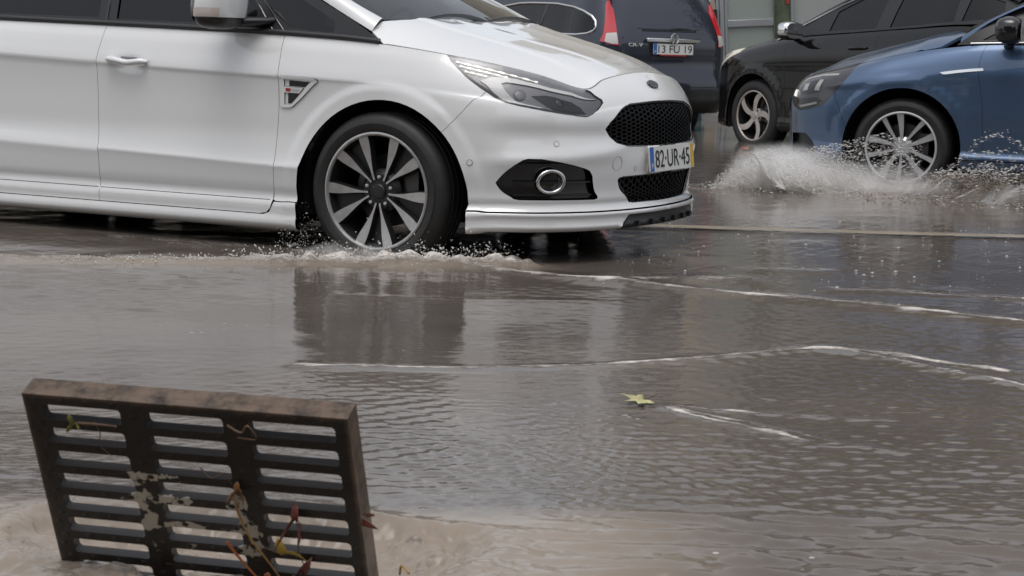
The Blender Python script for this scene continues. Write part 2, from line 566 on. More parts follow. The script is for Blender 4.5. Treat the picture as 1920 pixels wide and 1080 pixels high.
def number_plate(parent, origin, ex, ey, text, w=.52, h=.11, strip=True, name='number_plate', country='P'):
    p = MD(); pts = []
    for cx, cy in ((1, 1), (-1, 1), (-1, -1), (1, -1)):
        for k in range(5):
            a = math.atan2(cy, cx)*0 + {(1, 1): 0, (-1, 1): 1, (-1, -1): 2, (1, -1): 3}[(cx, cy)]*math.pi/2 + k*math.pi/8
            pts.append((cx*(w/2-.006)+.006*math.cos(a), cy*(h/2-.006)+.006*math.sin(a), 0))
    fr = place(pts, origin, ex, ey); ez = np.cross(np.array(ex)/np.linalg.norm(ex), np.array(ey)/np.linalg.norm(ey))
    p.prism(fr, ez*.006)
    pl = p.build(name, M['plate_white'], parent, smooth=0)
    o2 = np.array(origin) + ez*.0064
    b = MD(); b.add(place([(-w/2+.002, -h/2+.002, 0), (-w/2+.046, -h/2+.002, 0), (-w/2+.046, h/2-.002, 0), (-w/2+.002, h/2-.002, 0)], o2, ex, ey), [(0, 1, 2, 3)])
    b.build('blue_band', M['plate_blue'], pl, smooth=0, recalc=False)
    if strip:
        b = MD(); b.add(place([(w/2-.042, -h/2+.002, 0), (w/2-.002, -h/2+.002, 0), (w/2-.002, h/2-.002, 0), (w/2-.042, h/2-.002, 0)], o2, ex, ey), [(0, 1, 2, 3)])
        b.build('yellow_band', M['plate_yellow'], pl, smooth=0, recalc=False)
    v, f = text_md(text, .105, .0008)
    tw = v[:, 0].max()-v[:, 0].min(); th = v[:, 1].max()-v[:, 1].min()
    ww = (w - .046 - (.042 if strip else 0))*.93
    v[:, 0] = (v[:, 0]-(v[:, 0].max()+v[:, 0].min())/2)*ww/tw; v[:, 1] = (v[:, 1]-(v[:, 1].max()+v[:, 1].min())/2)*.076/th
    v[:, 0] += (.046 - (.042 if strip else 0))/2
    t = MD(); t.add(place(v, o2 + ez*.0008, ex, ey), f); t.build('lettering', M['plate_ink'], pl, smooth=0, recalc=False)
    v, f = text_md(country, .034, .0006); v[:, 0] += -w/2+.024; v[:, 1] -= .03
    t = MD(); t.add(place(v, o2 + ez*.0008, ex, ey), f); t.build('country_letter', M['plate_white'], pl, smooth=0, recalc=False)
    return pl
# ---------------------------------------------------------------- white people carrier: the surface
def lerp(a, b, t): return a + (b - a) * t

def smooth(a, b, x):
    t = np.clip((x - a) / (b - a), 0, 1)
    return t * t * (3 - 2 * t)

W_COLS = [(-3.86, 0), (-3.84, .42), (-3.74, .76), (-3.45, .91), (-2.85, .95), (-2.2, .957), (-1.5, .958), (-1.0, .958), (-.5, .956),
          (-.2, .956), (.08, .955), (.33, .945), (.52, .895), (.68, .79), (.80, .64), (.885, .44), (.93, .22), (.942, 0)]
#          x, y, z of the top edge of each column
W_TOP = [(-3.74, 0, 1.03), (-3.72, .42, 1.03), (-3.62, .73, 1.03), (-3.35, .86, 1.03), (-2.85, .885, 1.03), (-2.2, .892, 1.013), (-1.5, .896, 1.0),
         (-1.0, .896, .99), (-.5, .893, .978), (-.2, .888, .965), (.06, .876, .945), (.28, .855, .917), (.46, .79, .886), (.63, .68, .842), (.768, .55, .788),
         (.795, .40, .828), (.80, .2, .850), (.797, 0, .858)]
W_CREASE = [.7, .7, .7, .68, .66, .635, .585, .555, .53, .53, .53, .53, .53, .53, .53, .53, .53, .53]
def white_net():
    dz = [(.135, -.045), (.146, -.012), (.175, .003), (.206, -.003), (.262, -.007), (.272, -.013), (.335, -.008), (.404, .001), (.416, .0035), (.440, -.004), (.52, -.015), (.62, -.020)]
    fz = [(.19, -.06), (.198, -.004), (.225, .008), (.252, .009), (.276, .005), (.288, -.006), (.335, -.012), (.39, -.010), (.43, -.004), (.47, .0), (.53, .0), (.60, -.002)]
    net = []
    P = np.array(W_COLS)
    for i, (bx, by) in enumerate(W_COLS):
        if i == 0: t = np.array([0, 1.])
        elif i == len(P) - 1: t = np.array([0, -1.])
        else: t = P[i+1] - P[i-1]
        n = np.array([-t[1], t[0]]) / np.hypot(*t)          # outward: contour runs rear centre -> flank -> nose
        f = float(smooth(9.5, 12.2, np.array(i))) if i > 5 else float(smooth(4.2, 2.5, np.array(i))) * .7
        col = []
        rise = .027 * (-bx - .5) if -2.9 < bx < -.5 else (.06 if bx < -2.8 else 0)
        for j in range(len(dz)):
            z = lerp(dz[j][0], fz[j][0], f); d = lerp(dz[j][1], fz[j][1], f)
            if 7 <= j <= 9: z += rise * (1 - f)
            col.append((bx + n[0]*d, by + n[1]*d, z))
        b = np.array(col[-1]); tp = np.array(W_TOP[i])
        sc = W_CREASE[i]
        # rows above the waist: fractions of the height and of the way in to the top edge
        for s_, hd, hf in ((.26/.53, -.02, .04), (.47/.53, -.16, .17), (1.0, -.26, .26), (1.1, -.17, .31), (1.35, .12, .48), (1.62, .46, .72), (1.8, .82, .91), (None, 1, 1)):
            s1 = 1 if s_ is None else (s_*sc if s_ <= 1 else sc + (1-sc)*(s_-1)/.887)
            fade = float(smooth(8.2, 11, np.array(i)))
            h = lerp(hd, hf, max(f, fade))
            col.append((b[0] + (tp[0]-b[0])*h, b[1] + (tp[1]-b[1])*h, b[2] + (tp[2]-b[2])*s1))
        net.append(col)
    return net
W_V = [.135, .146, .175, .206, .262, .272, .335, .398, .418, .445, .52, .62, .71, .775, .81, .825, .865, .91, .95, .99]
ARCH = (.02, .312, .412)                                        # wheel opening of the front flank
ARCH_REAR = (-2.849, .312, .412)

def white_bump(p):
    x, y, z = p[:, 0], p[:, 1], p[:, 2]
    b = np.zeros(len(p))
    for cx, cz, r in (ARCH, ARCH_REAR):
        d = np.hypot(x - cx, z - cz)
        b += .008 * smooth(.492, .448, d) * smooth(.1, .3, z) * smooth(.5, .8, y)
    # soft shoulder of the bumper above the fog lamp
    q = smooth(.45, .62, x)
    b += .010 * q * np.exp(-((z - .515 - .10*(.62 - y)) / .035) ** 2) * smooth(.30, .5, y)
    b -= .016 * np.exp(-((x + 1.29) / .075) ** 2 - ((z - .832) / .03) ** 2) * smooth(.5, .8, y)   # finger dish behind the door handle
    b -= .010 * q * np.exp(-((z - .60) / .05) ** 2) * smooth(.35, .55, y)
    return b

WS = Shell(white_net(), W_V, bump=white_bump)
if WS.rawn(np.array([WS.U[7]]), np.array([.5]))[0][1] < 0: WS.sgn = -1.0
# ---------------------------------------------------------------- white people carrier: panels and parts
class HoodShell:
    """bonnet: a crowned height field over the plan, its rim on the top edge of the flank shell"""
    sgn = 1.0
    def __init__(s, side, u0, back, zc, pw, ridge=None):
        uu = np.linspace(u0, side.U[-1], 240)
        E = side.raw(uu, np.full(240, side.V[-1]))
        E = np.concatenate([np.array(back, float).reshape(-1, 3), E])
        s.E = E
        o = np.argsort(E[:, 0], kind='stable')
        s.ex, s.ey, s.ez = E[o, 0], E[o, 1], E[o, 2]
        s.zc, s.pw, s.ridge = zc, pw, ridge
        s.U = np.array([E[:, 0].min()-.2, E[:, 0].max()+.01]); s.V = np.array([0, 1.2])
    def edge(s, x, y):
        ye = np.maximum(np.interp(x, s.ex, s.ey), 1e-3); ze = np.interp(x, s.ex, s.ez)
        t = y/ye
        x0 = s.E[:, 0].max() - .45                      # in front of x0 the rim is met along rays from (x0, 0)
        th = np.arctan2(s.E[:, 1], s.E[:, 0]-x0); k = (th >= 0) & (th <= math.pi/2+.05); o = np.argsort(th[k])
        tk, R, Z = th[k][o], np.hypot(s.E[:, 1], s.E[:, 0]-x0)[k][o], s.E[k, 2][o]
        q = np.arctan2(y, np.maximum(x-x0, 1e-6)); fr = x > x0
        t = np.where(fr, np.hypot(x-x0, y)/np.interp(q, tk, R), t); ze = np.where(fr, np.interp(q, tk, Z), ze)
        return np.clip(t, 0, 1), ze, np.where(fr, smooth(math.pi/2, .15, q), 0)
    def pos(s, u, v):
        x = np.asarray(u, float); y = np.asarray(v, float)
        t, ze, w = s.edge(x, y); zc = s.zc(x)
        z = ze + (zc-ze)*(1 - t**(s.pw(x)*(1-w) + 9*w))
        if s.ridge is not None: z = z + s.ridge(x, y)*(1-t**6)
        return np.stack([x, y, z], 1)
    def nrm(s, u, v, e=.004):
        u = np.asarray(u, float); v = np.asarray(v, float)
        t, _, _ = s.edge(u, v); k = np.minimum(1, .985/np.maximum(t, .5)); x0 = s.E[:, 0].max() - .45
        v2 = v*k; u2 = np.where(u > x0, x0 + (u-x0)*k, u)
        a = s.pos(u2+e, v2)-s.pos(u2-e, v2); b = s.pos(u2, v2+e)-s.pos(u2, v2-e)
        n = np.cross(a, b); n /= np.linalg.norm(n, axis=1)[:, None]
        return n*np.sign(n[:, 2:3])


def arc(cx, cz, r, a0, a1, n=22):
    return [(cx + r*math.cos(math.radians(a0+(a1-a0)*k/n)), cz + r*math.sin(math.radians(a0+(a1-a0)*k/n))) for k in range(n+1)]


def pchip_like(xs, ys):
    xs, ys = np.array(xs, float), np.array(ys, float)
    T = tangents(ys[:, None], xs)[:, 0]
    def f(x):
        x = np.clip(np.asarray(x, float), xs[0], xs[-1])
        i, h, a, b, c, d = hermite_idx(xs, x)
        return a*ys[i] + b*h*T[i] + c*ys[i+1] + d*h*T[i+1]
    return f


def mirrored(fn):
    """build one mesh out of both flanks"""
    md = MD()
    for sg in (-1, 1): fn(md, sg)
    return md


white_car = thing('people_carrier', 'white people carrier driving through flood water, front wheel beside the upright drain grate', 'car',
                  (-.167, 8.709, -.012), math.radians(-26.5))
WC = white_car
WHL = [(.281,.855,.917), (.334,.84,.909), (.394,.82,.897), (.495,.771,.878), (.589,.712,.853), (.679,.641,.823), (.778,.543,.781), (.806,.513,.765), (.828,.488,.747),
       (.835,.489,.734), (.832,.522,.71), (.824,.567,.687), (.813,.595,.676), (.773,.658,.683), (.695,.752,.698), (.607,.823,.718), (.559,.85,.73), (.504,.865,.755),
       (.446,.874,.789), (.384,.875,.829), (.336,.868,.866), (.304,.863,.892)]
HLuv = WS.inv(WHL)
HLuv[:7, 1] = WS.V[-1]
topv = WS.V[-1]
uC = WS.U[-1]
def toprow(u0, u1, n=14): return [(u, topv) for u in np.linspace(u0, u1, n)]
J = WS.inv([(.475, .87, .772)])[0]
a_top = math.degrees(math.atan2(.599-.312, .31-.02)); a_back = math.degrees(math.atan2(.262-.312, -.409))+360
sd = WS.side
door_f = [(-.497, .92), (-.495, .675), (-.505, .45), (-.514, .27), (-.524, .232), (-.545, .212), (-.58, .206)]
b_line = [(-1.458, .206), (-1.46, .40), (-1.474, .60), (-1.480, .85), (-1.466, .94)]
uA, uB = sd([(-.497, None)])[0], sd([(-1.456, None)])[0]
uT = HLuv[0][0]
ARC_R = .409
arcF = sd(arc(.02, .312, ARC_R, a_top, 187.0, 26))
fender = [tuple(uA)] + toprow(uA[0], uT)[1:] + [tuple(q) for q in HLuv[:17:-1]] + [tuple(J)] + [tuple(q) for q in sd([(.389, .681), (.325, .612)])] \
    + [tuple(q) for q in arcF] + [tuple(q) for q in sd([(-.50, .2635)])] + [tuple(q) for q in sd(door_f[:4][::-1])]
fdoor = [tuple(uB)] + toprow(uB[0], uA[0])[1:] + [tuple(q) for q in sd(door_f)] + [tuple(q) for q in sd([(-1.0, .206)])] + [tuple(q) for q in sd(b_line)]
uD = sd([(-2.62, None)])[0]
arcRr = sd(arc(-2.849, .312, ARC_R, 63, -14, 14))
rdoor = [tuple(uD)] + toprow(uD[0], uB[0])[1:] + [tuple(q) for q in sd(b_line[::-1])] + [tuple(q) for q in sd([(-2.0, .206), (-2.40, .206)])] + [tuple(q) for q in arcRr[::-1]]
quarter = [(WS.U[0], topv)] + toprow(WS.U[0], uD[0])[1:] + [tuple(q) for q in sd(arc(-2.849, .312, ARC_R, 65, 196, 26))] + [(u, 0.14) for u in np.linspace(sd([(-3.27, .2)])[0][0], WS.U[0], 12)]
skirt = [(u, .2045) for u in np.linspace(sd([(-2.40, .2)])[0][0], sd([(-.56, .2)])[0][0], 20)] + [tuple(q) for q in sd([(-.53, .216), (-.518, .238), (-.508, .261)])] \
    + [tuple(q) for q in sd([(-.392, .261), (-.388, .2)])] + [(u, WS.V[0]) for u in np.linspace(sd([(-.387, .15)])[0][0], sd([(-2.41, .15)])[0][0], 20)]
# nose openings, (y, z) for the near half
GRILLE = [(0, .738), (.115, .737), (.316, .729), (.359, .720), (.475, .655), (.497, .632), (.503, .624), (.479, .592), (.443, .565), (.372, .549), (.15, .543), (0, .541)]
LOWGR = [(0, .425), (.07, .4245), (.245, .422), (.386, .420), (.413, .415), (.418, .405), (.338, .322), (.322, .308), (.293, .304), (.1, .302), (0, .302)]
FOG = [(.536,.878,.401), (.624,.848,.486), (.640,.837,.498), (.656,.825,.503), (.701,.785,.502), (.816,.612,.461), (.827,.587,.451), (.832,.570,.43), (.843,.530,.343), (.841,.529,.333), (.835,.545,.329), (.618,.825,.331), (.600,.837,.335), (.584,.847,.347)]
grl = [tuple(q) for q in WS.front(GRILLE)]; grl[0] = (uC, grl[0][1]); grl[-1] = (uC, grl[-1][1])
low = [tuple(q) for q in WS.front(LOWGR)]; low[0] = (uC, low[0][1]); low[-1] = (uC, low[-1][1])
fog = [tuple(q) for q in WS.inv(FOG)]
uSp = WS.front([(.40, .24)])[0][0]
v_lip = .262
uArchB = sd([(.43, .262)])[0][0]
bumper = [tuple(J)] + [tuple(q) for q in HLuv[17:5:-1]] + toprow(HLuv[6][0], uC, 18)[1:] + grl + low + [(uC, v_lip+.004)] \
    + [(u, v_lip+.004) for u in np.linspace(uC, uArchB, 30)][1:] + [tuple(q) for q in sd(arc(.02, .312, ARC_R, -5, a_top, 12))] + [tuple(q) for q in sd([(.325, .612), (.389, .681)])]
lip_low = WS.V[0]
lip = [(u, v_lip) for u in np.linspace(uArchB, uC, 30)] + [(uC, .225), (uSp+.05, .225)] + [(u, lip_low) for u in np.linspace(uSp-.03, uArchB, 24)]
spl = [(u, .222) for u in np.linspace(uSp+.055, uC, 12)] + [(u, lip_low) for u in np.linspace(uC, uSp-.02, 12)]

def duo(name, loops, material, parent=WC, **kw):
    md = MD()
    for sg in (-1, 1): panel(md, WS, loops, sg, **kw)
    return md.build(name, M[material], parent)

bump_o = duo('front_bumper', [bumper, fog], 'white_paint', sp=.024)
duo('front_lip', [lip], 'white_paint', bump_o, sp=.03, off=.001)
duo('splitter', [spl], 'black_trim', bump_o, sp=.03, off=.0)
for y in (-.3, -.18, -.06, .06, .18, .3):
    q = WS.front([(abs(y), .215)])[0]; p = WS.pos(*np.array([q]).T)[0]
    fins = MD(); fins.box((p[0]-.012, y, p[2]+.002), (.022, .005, .012)); fins.build('splitter_fin', M['black_trim'], bump_o)
wing_s, door_s, rdoor_s = {}, {}, {}
for sg in (-1, 1):
    for nm, lp, s_ in (('front_wing', fender, .018), ('front_door', fdoor, .03), ('rear_door', rdoor, .04), ('rear_quarter', quarter, .05), ('side_skirt', skirt, .03)):
        md = MD(); panel(md, WS, [lp], sg, sp=s_, flange=.014)
        o = md.build(nm, M['white_paint'], WC)
        {'front_wing': wing_s, 'front_door': door_s, 'rear_door': rdoor_s}.get(nm, {})[sg] = o

# bonnet
zc = pchip_like([-.14, 0, .2, .4, .55, .67, .75, .797, .81], [1.086, 1.066, 1.020, .974, .938, .905, .877, .858, .850])
pw = lambda x: np.interp(x, [-.1, .1, .3, .8], [7.5, 4.2, 3.2, 2.4])
def w_ridge(x, y):
    y1 = np.interp(x, [-.1, .78], [.56, .44]); y2 = np.interp(x, [-.1, .8], [.30, .17])
    f = lambda d: np.where(d < 0, np.exp(-(d/.10)**2), np.exp(-(d/.018)**2))
    e = smooth(-.12, .02, x)*smooth(.80, .6, x)
    return e*(.007*f(y-y1) + .005*f(y-y2))
WHood = HoodShell(WS, sd([(-.01, None)])[0][0], [(-.012, .878, .952), (-.05, .862, .978), (-.09, .845, 1.005), (-.13, .83, 1.02)], zc, pw, w_ridge)
hood_half = [(x, y) for x, y, z in WHood.E[4:][::-1]][::6] + [(-.012, .877), (-.05, .861), (-.09, .844), (-.095, .755), (-.06, .69), (-.035, .62), (-.012, .40), (0, .2), (.003, 0)]
def bonnet_rim(E, step, d=.006):
    T_ = np.gradient(E[:, :2], axis=0); T_ /= np.linalg.norm(T_, axis=1)[:, None]
    n = np.stack([T_[:, 1], -T_[:, 0]], 1)                 # E runs tail -> nose: inwards
    q = E[:, :2] + n*d*np.sign((n*np.array([0, -1])).sum(1)*(np.abs(n[:, 1]) > .3) + (np.abs(n[:, 1]) <= .3)*np.sign(-n[:, 0]))[:, None]
    q = q[::-1][::step]; q[0] = (E[-1, 0]-d, 0)
    return [tuple(p) for p in q]
hood_half = bonnet_rim(WHood.E[4:], 5) + hood_half[-9:]
hm = MD()
for sg in (-1, 1): panel(hm, WHood, [hood_half], sg, gap=.0, sp=.022, flange=0)
bonnet = hm.build('bonnet', M['white_paint'], WC)
fl = MD()
ed = np.array([q for q in hood_half])
for sg in (-1, 1):
    p = WHood.pos(ed[:, 0], ed[:, 1])*np.array([1, sg, 1]); q = p.copy(); q[:, 2] -= .02
    q[:, 1] *= .995
    fl.grid([p[:-1], q[:-1]])
fl.build('bonnet_edge', M['white_paint'], bonnet)

# badge on the nose
q = WS.front([(0, .806)])[0]; pc = WS.pos(*np.array([[uC-.001, q[1]]]).T)[0]; nn = WS.nrm(*np.array([[uC-.002, q[1]]]).T)[0]
bd = MD(); ey = np.cross(nn, (0, 1, 0)); ell = np.array([(.052*math.cos(a), .023*math.sin(a), 0) for a in np.linspace(0, 2*math.pi, 33)[:-1]])
bd.prism(place(ell, pc - nn*.002, (0, 1, 0), -ey if ey[2] < 0 else ey), nn*.009)
emb = bd.build('nose_badge', M['black_gloss'], bump_o, bevel=.002)
bd = MD(); v, f = text_md('~', .05, .0005); bd.add(place(np.array([(.040*math.cos(a), .015*math.sin(a), 0) for a in np.linspace(0, 2*math.pi, 33)[:-1]]), pc + nn*.0075, (0, 1, 0), -ey if ey[2] < 0 else ey), [tuple(range(32))])
bd.build('badge_centre', mat('badge_blue', (.03, .035, .045), .3), emb, smooth=0)

# grille: recessed back, rim, honeycomb
def nose_fill(name, lp, off, material, parent):
    md = MD()
    for sg in (-1, 1): panel(md, WS, [lp], sg, gap=-.001, sp=.04, off=off, flange=0)
    return md.build(name, M[material], parent)
def rim_tube(name, lp, rad, off, material, parent, both=True, close_centre=True):
    md = MD()
    L = np.array(lp)
    for sg in (-1, 1):
        p = WS.pos(L[:, 0], L[:, 1]) + WS.nrm(L[:, 0], L[:, 1])*off
        md.tube(p*np.array([1, sg, 1]), rad, 8, closed=not close_centre)
    return md.build(name, M[material], parent, smooth=60)
g = nose_fill('grille', grl, -.030, 'lamp_black', bump_o)
rim_tube('grille_frame', densify(np.array(grl), .03)[:-8], .006, -.008, 'black_gloss', g)
def honeycomb(name, lp, pitch, off, parent, y1):
    poly = np.array(lp); md = MD()
    poly = np.concatenate([poly, poly[:1]])[:-1]
    for i in range(-1, 40):
        for j in range(-40, 40):
            cu = uC - i*pitch*.866*1.0; cv = .3 + (j + (.5 if i % 2 else 0))*pitch*.62 + 0
            if not inside(poly, np.array([[min(cu, uC-1e-4), cv]]))[0]: continue
            ang = [k*math.pi/3 for k in range(6)]
            ou = np.array([(min(uC, cu + .60*pitch*math.cos(a)), cv + .36*pitch*math.sin(a)) for a in ang]); inn = np.array([(min(uC, cu + .45*pitch*math.cos(a)), cv + .26*pitch*math.sin(a)) for a in ang])
            for sg in (-1, 1):
                Y = np.array([1, sg, 1])
                A = WS.pos(*ou.T) + WS.nrm(*ou.T)*off; B = WS.pos(*inn.T) + WS.nrm(*inn.T)*off; D = WS.pos(*inn.T) + WS.nrm(*inn.T)*(off-.014)
                v = np.concatenate([A, B, D])*Y
                md.add(v, [(k, (k+1) % 6, 6+(k+1) % 6, 6+k) for k in range(6)] + [(6+k, 6+(k+1) % 6, 12+(k+1) % 6, 12+k) for k in range(6)])
    return md.build(name, M['mesh_black'], parent, smooth=0)
honeycomb('honeycomb_mesh', grl, .040, -.012, g, 0)
g2 = nose_fill('lower_grille', low, -.028, 'lamp_black', bump_o)
honeycomb('honeycomb_mesh', low, .036, -.012, g2, 0)
rim_tube('grille_frame', low[1:-1], .005, -.006, 'black_gloss', g2)
number_plate(WC, (.948, .022, .488), (0, 1, 0), (-.10, 0, 1), '82·UR·45')
ph = MD(); ph.box((.922, .022, .488), (.016, .235, .058)); ph.build('plate_holder', M['white_paint'], bump_o, bevel=.004)

# fog lamps, sensors, towing cap: on both corners
def on(p):
    q = WS.inv([p]); return WS.pos(*q.T)[0], WS.nrm(*q.T)[0]
def ringf(md, p, n, r0, r1, ry=1.0, th=.006, seg=28, m=0):
    n = Vector(n); e = Vector((0, 0, 1)).cross(n).normalized(); h = n.cross(e)
    pts = [Vector(p) + (e*math.cos(a)*r0 + h*math.sin(a)*r0*ry) for a in np.linspace(0, 2*math.pi, seg+1)[:-1]]
    md.tube(pts, r1, 8, m=m, closed=True)
for sg in (-1, 1):
    Y = np.array([1, sg, 1])
    md = MD(); panel(md, WS, [fog], sg, gap=0, sp=.04, off=-.026, flange=0)
    # three horizontal blades across the pocket
    fp = md.build('fog_lamp_pocket', M['black_gloss'], bump_o)
    bl = MD()
    for vv in (.36, .405, .452):
        uu = np.linspace(sd([(.60, .4)])[0][0], WS.front([(.555, .4)])[0][0], 12)
        P = WS.pos(uu, np.full(12, vv))*Y; N = WS.nrm(uu, np.full(12, vv))*Y
        bl.grid([P - N*.022, P - N*.010 + np.array([0, 0, .002]), P - N*.010 - np.array([0, 0, .004]), P - N*.024 - np.array([0, 0, .006])])
    bl.build('pocket_blade', M['black_trim'], fp, smooth=30)
    p, n = on((.722, .735, .406)); p = p*Y; n = n*Y
    p = p + n*(-.006)
    lm = MD(); ringf(lm, p, n, .060, .0085, .78)
    ring = lm.build('fog_lamp_ring', M['chrome'], fp, smooth=60)
    lm = MD(); nv = Vector(n); e = Vector((0, 0, 1)).cross(nv).normalized(); h = nv.cross(e)
    disc = lambda r, d: [Vector(p) + nv*d + e*math.cos(a)*r + h*math.sin(a)*r*.78 for a in np.linspace(0, 2*math.pi, 29)[:-1]]
    lm.grid([disc(.058, -.001) + disc(.058, -.001)[:1], disc(.042, -.024) + disc(.042, -.024)[:1], disc(.002, -.034) + disc(.002, -.034)[:1]])
    lm.build('fog_lamp', M['satin_chrome'], fp, smooth=40)
    lm = MD(); lm.add([*disc(.030, -.018)], [tuple(range(28))]); lm.build('fog_lamp_glass', M['black_gloss'], fp, smooth=0)
    for c, r in (((.734, .723, .565), .0105), ((.440, .932, .482), .0105), ((.916, .306, .453), .008)):
        p2, n2 = on(c); md = MD(); nv = Vector(n2*Y); e = Vector((0, 0, 1)).cross(nv).normalized(); h = nv.cross(e)
        dsc = [Vector(p2*Y) + nv*.0012 + e*math.cos(a)*r + h*math.sin(a)*r for a in np.linspace(0, 2*math.pi, 25)[:-1]]
        md.add(dsc, [tuple(range(24))]); ringf(md, p2*Y + n2*Y*.0006, n2*Y, r+.0012, .0013, m=1)
        md.build('parking_sensor', [M['white_paint'], M['lamp_grey']], bump_o, smooth=40)
p2, n2 = on((.887, .437, .479)); Y = np.array([1, -1, 1]); md = MD(); ringf(md, p2*Y + n2*Y*.0002, n2*Y, .030, .0010)
md.build('towing_eye_cap', M['lamp_grey'], bump_o, smooth=40)

# headlights
W_BAND = [(.44,.86,.818), (.481,.825,.835), (.512,.804,.834), (.557,.772,.83), (.605,.742,.817), (.679,.682,.795), (.746,.606,.777), (.817,.51,.75), (.75,.615,.765), (.684,.692,.782),
          (.61,.752,.803), (.537,.804,.815), (.521,.821,.809), (.542,.828,.781), (.567,.826,.757), (.589,.82,.739), (.633,.794,.726), (.69,.75,.713), (.66,.782,.71), (.606,.821,.722), (.561,.845,.734), (.509,.858,.766), (.47,.857,.801)]
W_MOD = [(.635,.767,.762), (.677,.719,.766), (.704,.69,.76), (.759,.632,.739), (.788,.606,.717), (.81,.589,.692), (.772,.655,.692), (.733,.705,.701), (.682,.743,.73), (.656,.758,.748)]
band_uv = WS.inv(W_BAND); mod_uv = WS.inv(W_MOD)
for sg in (-1, 1):
    Y = np.array([1, sg, 1])
    md = MD(); panel(md, WS, [HLuv], sg, gap=.001, sp=.03, off=-.010, flange=0)
    hl = md.build('headlight', M['lamp_grey'], WC)
    md = MD(); panel(md, WS, [HLuv], sg, gap=.002, sp=.022, off=.0005, flange=0)
    md.build('lens', M['lens'], hl)
    md = MD(); panel(md, WS, [band_uv], sg, gap=0, sp=.02, off=-.004, flange=.005); md.build('light_guide', M['lamp_band'], hl)
    md = MD(); panel(md, WS, [mod_uv], sg, gap=0, sp=.02, off=-.008, flange=0); md.build('lamp_module', M['lamp_black'], hl)
    # dark border along the lower edge
    idx = [20, 19, 18, 17, 16, 15, 14, 13, 12]
    lo = HLuv[idx]; c_ = HLuv.mean(0); inn = lo + (c_-lo)*np.array([.02, .07, .10, .10, .09, .09, .09, .08, .05])[:, None]
    md = MD(); panel(md, WS, [np.concatenate([lo, inn[::-1]])], sg, gap=0, sp=.02, off=.0014, flange=0); md.build('lamp_border', M['black_gloss'], hl)
    for c, r in (((.597, .798, .765), .026), ((.729, .681, .735), .020)):
        p, n = on(c); md = MD(); b_ = []
        for k in range(7):
            a = k*math.pi/2/6; rr_ = r*math.cos(a); d = r*.25*math.sin(a)-.009
            nv = Vector(n*Y); e = Vector((0, 0, 1)).cross(nv).normalized(); h = nv.cross(e)
            b_.append([Vector(p*Y) + nv*d + e*math.cos(t)*rr_ + h*math.sin(t)*rr_ for t in np.linspace(0, 2*math.pi, 21)])
        md.grid(b_); md.build('projector_lens', M['black_gloss'] if c[0] > .7 else M['lamp_grey'], hl, smooth=60)
    for (a, b), nled in ((((.325,.855,.892), (.634,.71,.816)), 7), (((.345,.86,.875), (.533,.789,.833)), 5), (((.371,.864,.854), (.461,.837,.835)), 3)):
        qa, qb = WS.inv([a, b])
        t = np.linspace(0, 1, nled*6+1)[:, None]; L = qa + (qb-qa)*t
        P = WS.pos(*L.T)*Y - WS.nrm(*L.T)*Y*.004
        md = MD(); md.tube(P, [.0017 if (k % 6) not in (0, 1, 5) else .0044 for k in range(len(P))], 6)
        md.build('daytime_light_strip', M['lamp_white'], hl, smooth=60)

# wing vent with its badge
def plaque(name, pts, off, material, parent, sg, flange=.01, sp=.03):
    md = MD(); panel(md, WS, [WS.inv(pts)], sg, gap=0, sp=sp, off=off, flange=flange); return md.build(name, M[material], parent)
V_O = [(-.47,.947,.804), (-.31,.946,.799), (-.296,.945,.795), (-.292,.942,.787), (-.424,.936,.675), (-.44,.936,.670), (-.473,.936,.671), (-.484,.936,.68), (-.484,.94,.796)]
V_A = [(-.438,.943,.787), (-.334,.942,.782), (-.358,.94,.761), (-.44,.94,.764)]
V_B = [(-.446,.938,.735), (-.387,.938,.732), (-.43,.936,.689), (-.447,.936,.689)]
V_C = [(-.463,.94,.761), (-.366,.939,.757), (-.388,.938,.734), (-.463,.938,.736)]
V_I = [(-.463,.946,.793), (-.322,.944,.787), (-.43,.936,.684), (-.463,.936,.684)]
for sg in (-1, 1):
    md = MD(); panel(md, WS, [WS.inv(V_O), WS.inv(V_I)], sg, gap=0, sp=.02, off=.007, flange=.012)
    vt = md.build('wing_vent', M['white_paint'], wing_s[sg])
    plaque('vent_floor', V_I, .0015, 'white_paint', vt, sg, 0)
    plaque('vent_opening', V_A, .003, 'lamp_black', vt, sg, 0); plaque('vent_opening', V_B, .003, 'lamp_black', vt, sg, 0)
    bar = plaque('badge_bar', V_C, .008, 'white_paint', vt, sg, .008)
    plaque('badge_red', [(-.455,.94,.755), (-.428,.94,.754), (-.430,.938,.740), (-.455,.938,.741)], .0092, 'badge_red', bar, sg, 0)
    plaque('badge_grey', [(-.424,.94,.754), (-.382,.94,.752), (-.392,.938,.740), (-.424,.938,.741)], .0092, 'satin_chrome', bar, sg, 0)
    # door handles
    for nm, x0, x1, par in (('door_handle', -1.412, -1.192, door_s), ('door_handle', -2.42, -2.20, rdoor_s)):
        P = []
        zz = .85 if x0 > -2 else .885
        for k, t in enumerate(np.linspace(0, 1, 13)):
            x = x0 + (x1-x0)*t
            p, n = on((x, .955, zz - .006*t))
            P.append(p*np.array([1, sg, 1]) + n*np.array([1, sg, 1])*(.006 + .028*math.sin(math.pi*min(1, max(0, t)))**.3))
        md = MD(); md.tube(P, [.0165 if .03 < t < .97 else .011 for t in np.linspace(0, 1, 13)], 12, flat=.85)
        xm = (x0+x1)/2
        plaque('handle_recess', [(xm-.045, .95, zz+.016), (xm+.045, .95, zz+.014), (xm+.035, .95, zz-.020), (xm-.035, .95, zz-.018)], .0008, 'lamp_grey', par[sg], sg, 0)
        md.build('door_handle', M['white_paint'], par[sg], smooth=60)

